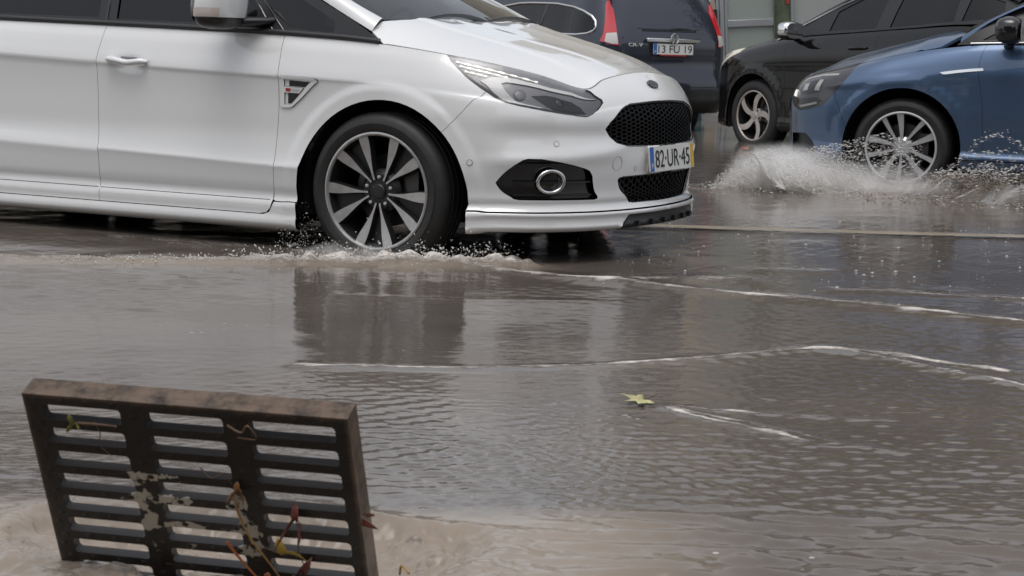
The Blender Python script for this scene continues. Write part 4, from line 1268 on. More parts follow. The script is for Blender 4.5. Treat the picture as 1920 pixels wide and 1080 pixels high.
    for x0 in (xs-1.25, xs-2.1):
        for y0 in (-.37, .37):
            st = MD(); st.grid([[(x0-.2*t + .09*math.cos(a), y0 + (.24-.05*t**3)*abs(math.sin(a))**.6*(1 if math.sin(a) > 0 else -1), zb-.42+.56*t) for a in np.linspace(0, 2*math.pi, 15)] for t in np.linspace(0, 1, 8)])
            st.box((x0+.2, y0, zb-.46), (.25, .23, .07)); st.grid([[(x0-.24 + .05*math.cos(a)*kk, y0 + .12*kk*math.sin(a), zb+.25+.08*t) for a in np.linspace(0, 2*math.pi, 11)] for t, kk in ((-1, .3), (-.6, .9), (0, 1), (.6, .9), (1, .3))]); st.build('seat', M['seat_cloth'], root, smooth=50)
    md = MD(); md.tube([(xs-.58 + .05*math.sin(a), .36 + .18*math.cos(a), zb-.06 + .17*math.sin(a)) for a in np.linspace(0, 2*math.pi, 25)[:-1]], .013, 8, closed=True); md.build('steering_wheel', M['black_trim'], root, smooth=60)
    md = MD()
    for x in (0, ax1):
        for sg in (1, -1): md.lathe([(ar+.018, sg*(k['half']-.06)), (ar+.025, sg*.55), (.02, sg*.53)], 36, 0, 'y', (x, 0, hz), (-.3, math.pi+.3))
    md.grid([[(ax1-.6, -.6, .2), (ax1-.6, .6, .2)], [(ax1+ar, -.78, .2), (ax1+ar, .78, .2)], [(-ar, -.8, .2), (-ar, .8, .2)], [(-ar+.01, -.5, .2), (-ar+.01, .5, .2)], [(ar, -.5, .22), (ar, .5, .22)], [(.7, -.4, .22), (.7, .4, .22)]])
    md.box(((ax1)/2, 0, .34), (-ax1/2-ar-.02, .8, .12)); md.box((.05, 0, .55), (.45, .5, .26)); md.box((ax1, 0, .6), (.5, .5, .3))
    md.build('underbody', M['dark_inside'], root, smooth=0)
    for x in (0, ax1):
        for sg in (1, -1):
            wheel(root, (x, sg*(k['half']-.02-.105), k['tyre']), k['tyre'], k['rim'], k['style'], (M[k['alloy']], M['alloy_dark']), .21, flip=(sg < 0), rot=k.get('rot', 0))
    return parts, fb

blue_car = thing('hatchback', 'blue hatchback ploughing through the flood, spray rising round its front wheel', 'car', (2.829, 12.897, .029), math.radians(157))
B_HL = [(.80,.55,.60), (.812,.50,.640), (.808,.455,.69), (.775,.43,.735), (.69,.50,.770), (.579,.615,.791), (.46,.71,.808), (.343,.789,.824), (.362,.835,.78), (.41,.861,.712), (.463,.843,.654), (.516,.829,.589), (.559,.813,.561), (.633,.775,.542), (.714,.711,.529), (.77,.62,.55)]
build_car(blue_car, BS, dict(paint='blue_paint', wheelbase=-2.67, hub_z=.318, arch=.385, door=-.505, b_post=-1.52, door_end=-2.42, sill=.262, half=.905,
    headlight=B_HL, hl_top=(7, 8), hl_rear=7, hl_low=10, shut=[(.445, .60), (.368, .43)], lamp='lamp_dark',
    lamp_parts=[('light_guide', [(.790,.49,.690), (.70,.545,.745), (.575,.66,.773), (.447,.784,.790), (.455,.795,.772), (.57,.685,.752), (.68,.585,.73), (.765,.515,.69)], 'lamp_clear', -.004),
                ('lamp_module', [(.76,.56,.665), (.70,.61,.715), (.60,.70,.735), (.555,.77,.70), (.575,.785,.655), (.65,.74,.64), (.73,.65,.635)], 'lamp_black', -.006),
                ('daytime_light', [(.770,.605,.612), (.805,.525,.615), (.806,.50,.660), (.778,.575,.662)], 'lamp_white', -.002),
                ('reflector', [(.715,.655,.650), (.715,.62,.705), (.675,.66,.718), (.672,.70,.660)], 'lamp_clear', -.002), ('reflector', [(.610,.745,.660), (.590,.72,.738), (.555,.752,.735), (.570,.778,.660)], 'lamp_clear', -.002),
                ('lamp_border', [(.775,.60,.600), (.59,.78,.620), (.55,.80,.60), (.60,.785,.562), (.73,.69,.545)], 'lamp_black', -.005),
                ('light_guide', [(.722,.695,.545), (.587,.795,.578), (.590,.79,.590), (.735,.672,.558)], 'lamp_clear', -.004)],
    side_parts=[('wing_strip', [(-.227,.9,.808), (-.267,.9,.816), (-.497,.9,.846), (-.500,.9,.828), (-.268,.9,.797), (-.248,.9,.797)], 'chrome', .006, 'front_wing')],
    intakes=[[(.790,.600,.371), (.665,.745,.377), (.604,.785,.324), (.56,.81,.262), (.74,.68,.238), (.770,.63,.245)]],
    grille=[(.90, 0, .56), (.86, .41, .60), (.85, .44, .52), (.895, .2, .46), (.90, 0, .45)],
    handles=(-1.28, -2.2), handle_z=.90, hood_x=-.08, hood_back=[(-.10, .79, .945), (-.20, .775, .968), (-.30, .755, 1.03), (-.36, .72, 1.06)], cowl=[(-.30, .60), (-.22, .40), (-.16, .2), (-.14, 0)],
    zc=([-.4, -.14, .0, .2, .4, .55, .66, .71], [1.10, 1.065, 1.03, .978, .922, .873, .828, .806]), pw=([-.3, 0, .7], [6, 3.5, 2.4]),
    belt=[(-3.1, .70, 1.03), (-2.6, .80, 1.035), (-2.0, .836, 1.022), (-1.3, .846, 1.008), (-.75, .846, .998), (-.42, .838, .988), (-.2, .80, .96)], belt_shift=[.35, .2, 0, 0, 0, 0, 0], roof_z=1.42, tumble=.22, belt_y=.84,
    frame=[(-.31, .985), (-.52, 1.14), (-.80, 1.27), (-1.2, 1.39), (-1.8, 1.41), (-2.5, 1.36), (-2.85, 1.2), (-2.95, 1.05), (-2.0, 1.027), (-1.3, 1.012), (-.75, 1.002), (-.42, .991)],
    windows=[('door_window', [(-.78, 1.03), (-.80, 1.20), (-1.1, 1.33), (-1.47, 1.37), (-1.47, 1.05)], 'glass_side'), ('rear_door_window', [(-1.56, 1.05), (-1.57, 1.37), (-2.2, 1.36), (-2.45, 1.08)], 'glass_side'), ('sail_window', [(-.47, 1.02), (-.72, 1.165), (-.72, 1.03)], 'glass_side')],
    trims=[([(-.40, .995), (-.75, 1.008), (-1.3, 1.018), (-2.0, 1.032), (-2.6, 1.05)], .007, 'chrome')],
    pillar_b=[(-.20, .79, .965), (-.33, .80, 1.0), (-.53, .785, 1.15), (-.82, .735, 1.285), (-1.22, .665, 1.405), (-1.8, .65, 1.425), (-2.5, .64, 1.38), (-2.95, .63, 1.2)],
    pillar_w=[(-.36, .715, 1.058), (-.50, .70, 1.14), (-.80, .64, 1.29), (-1.15, .57, 1.43), (-1.8, .55, 1.475), (-2.5, .54, 1.44), (-2.95, .54, 1.28)], screen_n=4,
    mirror=(-.66, 1.0, 1.085), mirror_mat='black_gloss', tyre=.318, rim=.230, style='ten', alloy='silver_alloy', rot=.30))

black_car = thing('crossover', 'black crossover parked behind the blue hatchback, chrome cap on its door mirror', 'car', (2.990, 18.317, -.036), math.radians(123))
K_HL = [(.66,.766,.735), (.658,.767,.766), (.642,.765,.822), (.604,.760,.881), (.565,.752,.92), (.45,.775,.95), (.33,.79,.972), (.235,.80,.986), (.277,.855,.936), (.37,.852,.90), (.458,.849,.868), (.54,.825,.83), (.603,.801,.796), (.64,.785,.75)]
build_car(black_car, KS, dict(paint='black_paint', wheelbase=-2.61, hub_z=.345, arch=.40, door=-.47, b_post=-1.62, door_end=-2.5, sill=.30, half=.915, sill_mat='black_trim',
    headlight=K_HL, hl_top=(7, 8), hl_rear=7, hl_low=10, shut=[(.46, .80), (.385, .45)], lamp='lamp_cream',
    plain_lamp=True, lamp_parts=[('light_guide', [(.64,.755,.775), (.60,.75,.84), (.45,.78,.915), (.42,.79,.905), (.57,.775,.82)], 'lamp_clear', .003)], side_parts=[],
    intakes=[], grille=[(.90, 0, .80), (.86, .40, .80), (.85, .44, .56), (.895, .2, .52), (.90, 0, .52)],
    handles=(-1.30, -2.2), handle_z=1.0, hood_x=-.16, hood_back=[(-.18, .835, 1.052), (-.25, .825, 1.06), (-.30, .79, 1.09)], cowl=[(-.22, .60), (-.12, .40), (-.04, .2), (-.02, 0)],
    zc=([-.35, -.02, .15, .35, .5, .66, .815, .83], [1.14, 1.11, 1.08, 1.035, .995, .945, .895, .89]), pw=([-.3, 0, .7], [6, 3.5, 2.6]),
    belt=[(-3.1, .73, 1.20), (-2.6, .832, 1.225), (-2.0, .846, 1.19), (-1.3, .851, 1.145), (-.75, .851, 1.11), (-.40, .845, 1.08), (-.15, .82, 1.045)], belt_shift=[.25, .1, 0, 0, 0, 0, 0], roof_z=1.60, tumble=.20, belt_y=.85,
    frame=[(-.22, 1.058), (-.55, 1.20), (-.95, 1.375), (-1.3, 1.50), (-1.8, 1.57), (-2.6, 1.55), (-3.0, 1.40), (-3.05, 1.24), (-2.6, 1.23), (-2.0, 1.195), (-1.3, 1.15), (-.75, 1.115), (-.40, 1.085)],
    windows=[('door_window', [(-.95, 1.155), (-.98, 1.33), (-1.25, 1.455), (-1.56, 1.52), (-1.55, 1.185)], 'glass_side'), ('rear_door_window', [(-1.72, 1.195), (-1.73, 1.53), (-2.40, 1.52), (-2.46, 1.25)], 'glass_privacy'), ('rear_quarter_window', [(-2.54, 1.255), (-2.52, 1.50), (-2.85, 1.42), (-2.92, 1.28)], 'glass_privacy')],
    trims=[([(-.25, 1.060), (-.60, 1.212), (-1.0, 1.395), (-1.3, 1.505), (-1.7, 1.565)], .010, 'satin_chrome')],
    pillar_b=[(-.10, .805, 1.045), (-.24, .826, 1.063), (-.57, .80, 1.212), (-.97, .745, 1.392), (-1.32, .69, 1.52), (-1.8, .655, 1.59), (-2.6, .645, 1.57), (-3.0, .64, 1.42)],
    pillar_w=[(-.30, .78, 1.095), (-.55, .73, 1.225), (-.92, .655, 1.405), (-1.22, .60, 1.535), (-1.8, .56, 1.635), (-2.6, .55, 1.62), (-3.05, .55, 1.46)], screen_n=4,
    mirror=(-.62, 1.02, 1.15), mirror_mat='chrome', tyre=.345, rim=.236, style='five', alloy='bronze_alloy', rot=.35))

# ---- dark SUV seen from behind
suv = thing('dark_suv', 'dark navy SUV seen from behind with tall red tail lamps, beyond the white car', 'car', (1.596, 19.608, -.076), math.radians(123))
uu_ = lambda x, v: HS.side([(x, v)])[0][0]
H_TL = [(.225,.70,1.437), (.232,.687,1.462), (.23,.645,1.468), (.203,.624,1.373), (.087,.653,1.144), (.052,.649,1.006), (.076,.707,1.011), (.16,.813,1.049), (.147,.778,1.128), (.176,.743,1.249)]
H_TLW = [(.13,.756,1.129), (.086,.658,1.138), (.055,.655,1.018), (.077,.707,1.02), (.124,.782,1.044)]
H_RW = [(0, 1.50), (.40, 1.485), (.362, 1.382), (.350, 1.279), (.352, 1.162), (0, 1.160)]
H_SW = [(1.72,1.27), (1.631,1.299), (1.466,1.383), (1.23,1.413), (.965,1.418), (.641,1.391), (.45,1.352), (.32,1.30), (.262,1.247), (.234,1.193), (.25,1.150), (.32,1.122), (.481,1.107), (.995,1.118), (1.6,1.14), (2.2,1.12), (2.5,1.10)]
UE = HS.U[-1]
wheel_h = [HS.side(arc(x, .345, .40, 196, -16, 24)) for x in (.93, 3.55)]
def notch(w): return [tuple(q) for q in w]
body = [(0, HS.V[-1])] + [(u, HS.V[-1]) for u in np.linspace(0, UE, 40)][1:] + [(UE, HS.V[0])] \
    + [(u, HS.V[0]) for u in np.linspace(UE, HS.side([(3.97, .33)])[0][0], 8)] + notch(wheel_h[1][::-1]) + notch(wheel_h[0][::-1]) + [(u, HS.V[0]) for u in np.linspace(HS.side([(.52, .33)])[0][0], 0, 8)]
sw_full = [(3.0, 1.09)] + []
SWP = [(2.55, 1.10), (2.75, 1.12), (2.35, 1.27), (2.0, 1.40), (1.7, 1.43), (1.466, 1.435), (1.23, 1.432), (.965, 1.425), (.641, 1.391), (.45, 1.352), (.32, 1.30), (.262, 1.247), (.234, 1.193), (.25, 1.150), (.32, 1.122), (.481, 1.107), (.995, 1.113), (1.6, 1.12), (2.2, 1.11)]
tl_uv = [tuple(q) for q in HS.inv(H_TL)]; rw_uv = [tuple(q) for q in HS.front(H_RW, -1)]; rw_uv[0] = (0, rw_uv[0][1]); rw_uv[-1] = (0, rw_uv[-1][1])
sw_uv = [tuple(q) for q in HS.side(SWP)]
bodym = MD()
for sg in (1, -1): panel(bodym, HS, [body, tl_uv, sw_uv], sg, gap=0, sp=.06)
bodyo = bodym.build('body', M['navy_paint'], suv)
for sg in (1, -1):
    md = MD(); panel(md, HS, [tl_uv], sg, gap=.001, sp=.04, off=.006, flange=.012); t_ = md.build('tail_lamp', M['lamp_red'], suv)
    md = MD(); panel(md, HS, [HS.inv(H_TLW)], sg, gap=.003, sp=.03, off=.009, flange=.004); md.build('reversing_lamp', M['lamp_clear'], t_)
    md = MD(); panel(md, HS, [sw_uv], sg, gap=-.001, sp=.06, off=-.004, flange=0); w_ = md.build('side_window', M['glass_privacy'], suv)
    sw = np.array(sw_uv); md = MD(); md.tube((HS.pos(*sw.T) + HS.nrm(*sw.T)*.002)*np.array([1, sg, 1]), .013, 8, closed=True); md.build('window_trim', M['chrome'], w_, smooth=60)
    for (x0, z0), (x1, z1), r_ in (((1.16, 1.42), (1.20, 1.115), .028), ((.655, 1.39), (.60, 1.11), .014)):
        q = HS.side([(x0+(x1-x0)*t, z0+(z1-z0)*t) for t in np.linspace(0, 1, 6)]); md = MD(); md.tube((HS.pos(*q.T) - HS.nrm(*q.T)*(r_-.004))*np.array([1, sg, 1]), r_, 8); md.build('window_post', M['black_gloss'], w_)
md = MD()
for sg in (1, -1): panel(md, HS, [rw_uv], sg, gap=0, sp=.05, off=.004, flange=.006)
rw = md.build('rear_window', M['glass_privacy'], suv)
md = MD()
for sg in (1, -1): panel(md, HS, [rw_uv], sg, gap=0, sp=.06, off=.0015, flange=0)
md.build('window_backing', M['dark_inside'], rw)
md = MD(); md.tube([(.06, .05, 1.175), (.055, -.10, 1.195), (.06, -.28, 1.19)], [.016, .012, .006], 8); md.build('rear_wiper', M['black_trim'], rw)
md = MD()
for sg in (1, -1): panel(md, HS, [[(0, HS.V[0])] + [(u, HS.V[0]) for u in np.linspace(0, HS.side([(.50, .33)])[0][0], 12)][1:] + [tuple(q) for q in HS.side([(.49, .50)])] + [(u, .56) for u in np.linspace(HS.side([(.42, .6)])[0][0], 0, 10)]], sg, gap=0, sp=.06, off=.004, flange=.004)
md.build('lower_bumper', M['black_trim'], suv)
md = MD()                                                     # tailgate seams
for pts in ([(.60, .60), (.62, .95), (.60, 1.10)], ):
    for sg in (1, -1):
        q = HS.front([(y, z) for y, z in pts], -1); md.tube((HS.pos(*q.T) + HS.nrm(*q.T)*.0)*np.array([1, sg, 1]), .003, 6)
md.tube([(-.048, y, .595) for y in np.linspace(-.60, .60, 9)], .003, 6)
gate = md.build('tailgate_seam', M['dark_inside'], suv)
rec = [(0, 1.045), (.30, 1.043), (.265, .872), (0, .872)]
rq = [tuple(q) for q in HS.front(rec, -1)]; rq[0] = (0, rq[0][1]); rq[-1] = (0, rq[-1][1]); md = MD()
for sg in (1, -1): panel(md, HS, [rq], sg, gap=0, sp=.05, off=.003, flange=.004)
md.build('plate_recess', mat('navy_dark', (.02, .022, .03), .5), suv)
md = MD(); md.box((-.018, 0, 1.072), (.020, .345, .021)); cb = md.build('chrome_bar', M['chrome'], suv, bevel=.008)
number_plate(suv, (-.020, 0, .983), (0, -1, 0), (.02, 0, 1), '13 FU 19', strip=False)
v, f = text_md('CR-V', .062, .003); md = MD(); md.add(place(np.array(v)*np.array([1.25, .8, 1]), (.014, .462, 1.018), (-.09, -1, 0), (0, 0, 1)), f); md.build('model_lettering', M['plate_white'], suv, smooth=0)
md = MD()                                                     # H-shaped emblem
for sx in (-1, 1): md.prism(place([(sx*.030-.008, .045, 0), (sx*.030+.008, .045, 0), (sx*.020+.007, -.045, 0), (sx*.020-.007, -.045, 0)], (-.041, 0, 1.088), (0, -1, 0), (0, 0, 1)), (-.008, 0, 0))
md.prism(place([(-.026, .006, 0), (.026, .006, 0), (.024, -.006, 0), (-.024, -.006, 0)], (-.041, 0, 1.088), (0, -1, 0), (0, 0, 1)), (-.008, 0, 0))
md.tube(place([(.05*math.cos(a), .055*math.sin(a), 0) for a in np.linspace(0, 2*math.pi, 25)[:-1]], (-.043, 0, 1.088), (0, -1, 0), (0, 0, 1)), .004, 6, closed=True)
em = md.build('tailgate_emblem', M['chrome'], cb, smooth=0)
md = MD(); md.box((-.024, 0, .922), (.003, .17, .010)); md.build('dealer_strip', M['badge_red'], suv)
xs_, zs_, ys_ = [.40, .8, 1.6, 2.4, 2.9], [1.62, 1.66, 1.68, 1.66, 1.55], [.60, .63, .64, .63, .60]
md = MD(); md.grid([[(x, s_*y*1.03, z - .06*abs(s_)**3) for s_ in np.linspace(-1, 1, 11)] for x, y, z in zip(xs_, ys_, zs_)]); md.build('roof', M['navy_paint'], suv)
md = MD(); md.grid([[(x, s_*y, z) for s_ in np.linspace(-1, 1, 9)] for x, y, z in ((2.9, .60, 1.55), (3.55, .72, 1.08))]); md.build('windscreen', M['glass_privacy'], suv)
md = MD(); md.grid([[(x, s_*y, z - .05*abs(s_)**3) for s_ in np.linspace(-1, 1, 9)] for x, y, z in ((3.5, .80, 1.08), (4.0, .76, 1.0), (4.4, .5, .86))]); md.build('bonnet', M['navy_paint'], suv)
md = MD(); md.box((2.2, 0, .40), (1.9, .62, .10)); md.box((2.1, 0, .66), (1.95, .80, .14)); md.build('underbody', M['dark_inside'], suv)
for x in (.93, 3.55):
    for sg in (1, -1): wheel(suv, (x, sg*.79, .345), .345, .225, 'ten', (M['silver_alloy'], M['alloy_dark']), .215, flip=(sg < 0))
# ---------------------------------------------------------------- flood water, road, kerb
WATER_Z = .05
PIT_C, PIT_H, PIT_A = np.array([-.47, 3.34]), np.array([.37, .20]), math.radians(-13)

def noise_field(x, y, lam, n, seed, spread=1.2, head=0.0, amp=1.0, aniso=1.0):
    r = np.random.default_rng(seed); z = np.zeros_like(x)
    for k in range(n):
        l = lam[0]*(lam[1]/lam[0])**r.random(); a = head + r.normal()*spread; ph = r.random()*6.283
        z += (l/lam[1])**.8*np.sin(2*math.pi/l*(x*math.cos(a)*aniso + y*math.sin(a)) + ph)
    return z*amp/math.sqrt(n)

def polyline_dist(x, y, pts):
    d = np.full(x.shape, 1e9); s_ = np.zeros(x.shape); L = 0; sd = np.full(x.shape, 1e9)
    for (x0, y0), (x1, y1) in zip(pts[:-1], pts[1:]):
        l = math.hypot(x1-x0, y1-y0); t = np.clip(((x-x0)*(x1-x0)+(y-y0)*(y1-y0))/l/l, 0, 1)
        ex, ey = x-(x0+t*(x1-x0)), y-(y0+t*(y1-y0)); q = np.hypot(ex, ey); k = q < d
        d = np.where(k, q, d); s_ = np.where(k, L+t*l, s_); sd = np.where(k, ey, sd); L += l
    return d, s_, sd

# wake and foam lines on the water, in metres: (points, half width, foam strength, height)
FOAM = [
    ([(-.60, 5.19), (-.1, 5.22), (.30, 5.35), (.70, 5.58), (.97, 5.73), (1.12, 5.60), (1.30, 5.37), (1.47, 5.17), (1.75, 4.85)], .022, .80, .006),
    ([(1.0, 5.73), (1.18, 5.66), (1.36, 5.50), (1.46, 5.42)], .040, .85, .005),
    ([(-.2, 7.55), (.42, 7.20), (.80, 6.98), (1.15, 6.83), (1.5, 6.62), (1.80, 6.40), (2.2, 6.1)], .042, .82, .010),
    ([(-.62, 6.62), (-.2, 6.60), (.25, 6.66)], .03, .30, .004),
    ([(1.27, 7.16), (1.6, 7.11), (1.95, 7.06), (2.4, 7.0)], .035, .55, .005),
    ([(.45, 7.28), (.65, 7.35), (.85, 7.38)], .08, .50, .010),
    ([(.95, 7.7), (1.15, 7.72), (1.3, 7.72)], .05, .40, .004),
    ([(.41, 4.72), (.52, 4.58), (.60, 4.50), (.72, 4.36)], .016, .85, .003),
    ([(.42, 4.76), (.60, 4.70), (.80, 4.66), (.95, 4.64)], .010, .75, .002),
    ([(.42, 4.74), (.60, 4.55), (.75, 4.40), (.88, 4.28)], .010, .75, .002),
    ([(-.73, 3.02), (-.86, 3.20), (-.93, 3.42), (-.88, 3.55)], .02, .25, .010),
    ([(-1.95, 8.3), (-1.2, 8.0), (-.9, 7.9)], .05, .30, .004),
]
BOW = [(-3.2, 6.95), (-2.6, 7.18), (-2.05, 7.36), (-1.5, 7.45), (-.9, 7.53), (-.45, 7.60), (-.20, 7.63), (-.02, 7.66)]   # turbulent ridge thrown aside by the white car
BLUE_W = np.array([2.47, 12.05])

def pit_depth(x, y):
    w = noise_field(x, y, (.10, .45), 24, 41, 3, 0, .045)
    dx, dy = x-PIT_C[0]+w, y-PIT_C[1]+w*.7
    u = dx*math.cos(PIT_A)+dy*math.sin(PIT_A); v = -dx*math.sin(PIT_A)+dy*math.cos(PIT_A)
    q = (np.maximum(np.abs(u)/PIT_H[0], 0)**3.2 + np.maximum(np.abs(v)/PIT_H[1], 0)**3.2)**(1/3.2)
    q = (q-1)*.22
    return smooth(.07, -.09, q), q

def water(x, y):
    """height above the still level, foam share, silt share"""
    near = smooth(3.72, 3.50, y - .05*np.sin(x*3))                      # shallow sheet over the kerb stones
    right = smooth(-.4, 1.2, x); far = smooth(5, 11, y)
    h = noise_field(x, y, (.022, .10), 50, 1, 1.1, math.pi/2, .00062)*(.38 + 1.25*right + .5*smooth(.15, .5, noise_field(x, y, (.6, 2.5), 14, 5, 3)))
    h += noise_field(x, y, (.18, .55), 26, 2, .9, math.pi/2, .0016)*(.5+.15*far)
    mid = np.exp(-((x-.1)/.55)**2 - ((y-4.1)/.45)**2) + .5*np.exp(-((x+.45)/.3)**2 - ((y-4.75)/.35)**2)
    h += mid*noise_field(x, y, (.024, .075), 40, 3, .75, math.pi/2 + .25, .0019)
    kerbw = noise_field(x, y, (.055, .13), 30, 4, .38, math.pi/2 - .1, .0052, .5) + noise_field(x, y, (.03, .07), 24, 14, .9, math.pi/2, .0009)
    h += near*kerbw*smooth(-.1, .35, x)
    left = smooth(-.9, -1.2, x)*smooth(7.4, 7.0, y)*smooth(5.6, 6.4, y)
    h += left*noise_field(x, y, (.12, .4), 20, 6, .5, math.pi/2 - .5, .0045)
    jit = noise_field(x, y, (.08, .5), 24, 31, 3, 0, .016)
    foam = np.zeros_like(x); silt = .09 + .07*noise_field(x, y, (.5, 2), 16, 8, 3)
    for pts, w, st, ht in FOAM:
        pts = [tuple(q[:2]) for q in cr([(a, b, 0) for a, b in pts], 4)]; w = w*1.3; st = st*.84 + .08
        d, s_, e = polyline_dist(x + jit, y + jit*.8, pts)
        wv = w*np.clip(.62 + .75*np.sin(s_*7 + w*300)*np.sin(s_*19+1) + .35*np.sin(s_*41), .60, 1.5)
        st = st*np.clip(.80 + .5*np.sin(s_*5.3 + w*77)*np.sin(s_*13.7), .72, 1.05)
        g = np.exp(-(d/np.maximum(wv, .003))**2)
        foam = np.maximum(foam, g*st); h += ht*np.exp(-(d/(w*1.6))**2)
    d, s_, e = polyline_dist(x, y, BOW)
    wv = .10 + .035*np.sin(s_*6.1) + .02*np.sin(s_*17)
    g = np.exp(-(d/wv)**2)*smooth(.0, .9, s_ + .4)
    clump = np.abs(noise_field(x, y, (.05, .3), 40, 9, 3))
    grow = .35 + .65*smooth(1.6, 2.9, s_)
    h += g*(.022 + .045*clump*grow)*(.45+.55*grow)
    foam = np.maximum(foam, g*(.26 + .42*grow + .25*grow*np.clip(clump, 0, 1.2)))
    silt = np.maximum(silt, np.exp(-(d/.2)**2)*.75)
    d = np.hypot((x-BLUE_W[0])/1.5, (y-BLUE_W[1])/.55)                   # churned water round the blue car
    g = np.exp(-d**2)
    h += g*(.03*np.abs(noise_field(x, y, (.08, .5), 40, 10, 3)) + .012)
    foam = np.maximum(foam, g*.62*np.clip(.35+.6*np.abs(noise_field(x, y, (.05, .4), 40, 11, 3)), 0, 1)); silt = np.maximum(silt, g*.5)
    p, q = pit_depth(x, y)
    ch = noise_field(x, y, (.022, .15), 60, 12, 3); ch2 = noise_field(x, y, (.06, .3), 40, 13, 3)
    lipd = np.exp(-((q-.045)/.05)**2)
    h += -.060*p + p*(.013*ch + .012*np.abs(ch2)) + lipd*(.007 + .002*ch)
    h += (p*.7+.3*lipd)*.0042*noise_field(x, y, (.016, .060), 44, 44, 3)
    run = p*(1-p)*4                                                     # water sheeting over the edge
    h += run*.006*noise_field(x, y, (.02, .07), 40, 15, .5, 0)
    foam = np.maximum(foam, p*np.clip(.02 + .42*np.abs(ch2) + .22*ch, 0, .60)); foam = np.maximum(foam, run*np.clip(.04 + .4*ch, 0, .5))
    ft = np.exp(-(np.hypot((x+.52)/.36, (y-3.10)/.10))**2); h += ft*(.010*ch + .012*np.abs(ch2)); foam = np.maximum(foam, ft*np.clip(.2 + .45*np.abs(ch2) + .25*ch, 0, .7))   # churn at the foot of the grate
    silt = np.maximum(silt, near*(.02 + .80*smooth(.60, .05, x)) + .0); silt = np.maximum(silt, lipd*.5)
    silt = np.maximum(silt, smooth(-.80, -.95, x)*smooth(3.55, 3.35, y))
    return h, np.clip(foam, 0, 1), np.clip(silt, 0, 1)

def water_mat():
    m, t, b = new_mat('flood_water')
    N = t.nodes.new; L = t.links.new
    b.inputs['Roughness'].default_value = .035; b.inputs['IOR'].default_value = 1.33; b.inputs['Specular IOR Level'].default_value = .5
    tc = N('ShaderNodeTexCoord')
    fa = N('ShaderNodeAttribute'); fa.attribute_name = 'foam'; sa = N('ShaderNodeAttribute'); sa.attribute_name = 'silt'
    c1 = N('ShaderNodeMix'); c1.data_type = 'RGBA'; c1.inputs[6].default_value = (.094, .081, .071, 1); c1.inputs[7].default_value = (.29, .24, .19, 1)
    L(sa.outputs['Fac'], c1.inputs[0])
    n1 = N('ShaderNodeTexNoise'); n1.inputs['Scale'].default_value = 55; n1.inputs['Detail'].default_value = 7; n1.inputs['Roughness'].default_value = .68
    mp = N('ShaderNodeMapping'); mp.inputs['Scale'].default_value = (.6, 1, 1); L(tc.outputs['Object'], mp.inputs[0]); L(mp.outputs[0], n1.inputs['Vector'])
    # foam breaks up where the noise is low
    a = N('ShaderNodeMath'); a.operation = 'ADD'; L(fa.outputs['Fac'], a.inputs[0]); L(n1.outputs['Fac'], a.inputs[1])
    r = N('ShaderNodeMapRange'); r.inputs[1].default_value = .86; r.inputs[2].default_value = 1.22; L(a.outputs[0], r.inputs[0])
    # stray bubbles and flecks
    v = N('ShaderNodeTexVoronoi'); v.inputs['Scale'].default_value = 17; L(mp.outputs[0], v.inputs['Vector'])
    n3 = N('ShaderNodeTexNoise'); n3.inputs['Scale'].default_value = 1.7; n3.inputs['Detail'].default_value = 3; L(tc.outputs['Object'], n3.inputs['Vector'])
    th = N('ShaderNodeMapRange'); th.inputs[1].default_value = .50; th.inputs[2].default_value = .72; th.inputs[3].default_value = -.02; th.inputs[4].default_value = .11; L(n3.outputs['Fac'], th.inputs[0])
    lt = N('ShaderNodeMath'); lt.operation = 'LESS_THAN'; L(v.outputs['Distance'], lt.inputs[0]); L(th.outputs[0], lt.inputs[1])
    ml = N('ShaderNodeMath'); ml.operation = 'MULTIPLY'; ml.inputs[1].default_value = .7; L(lt.outputs[0], ml.inputs[0])
    mxx = N('ShaderNodeMath'); mxx.operation = 'MAXIMUM'; L(r.outputs[0], mxx.inputs[0]); L(ml.outputs[0], mxx.inputs[1])
    c2 = N('ShaderNodeMix'); c2.data_type = 'RGBA'; c2.inputs[7].default_value = (.58, .535, .49, 1); L(mxx.outputs[0], c2.inputs[0]); L(c1.outputs[2], c2.inputs[6]); L(c2.outputs[2], b.inputs['Base Color'])
    rr = N('ShaderNodeMapRange'); rr.inputs[3].default_value = .035; rr.inputs[4].default_value = .55; L(mxx.outputs[0], rr.inputs[0]); L(rr.outputs[0], b.inputs['Roughness'])
    n2 = N('ShaderNodeTexNoise'); n2.inputs['Scale'].default_value = 38; n2.inputs['Detail'].default_value = 4; n2.inputs['Roughness'].default_value = .6
    m2 = N('ShaderNodeMapping'); m2.inputs['Scale'].default_value = (.55, 1.25, 1); L(tc.outputs['Object'], m2.inputs[0]); L(m2.outputs[0], n2.inputs['Vector'])
    bp = N('ShaderNodeBump'); bp.inputs['Strength'].default_value = .10; bp.inputs['Distance'].default_value = .006; L(n2.outputs['Fac'], bp.inputs['Height'])
    b2 = N('ShaderNodeBump'); b2.inputs['Strength'].default_value = .7; b2.inputs['Distance'].default_value = .02; L(mxx.outputs[0], b2.inputs['Height']); L(bp.outputs[0], b2.inputs['Normal'])
    L(b2.outputs[0], b.inputs['Normal'])
    return m
M['water'] = water_mat()

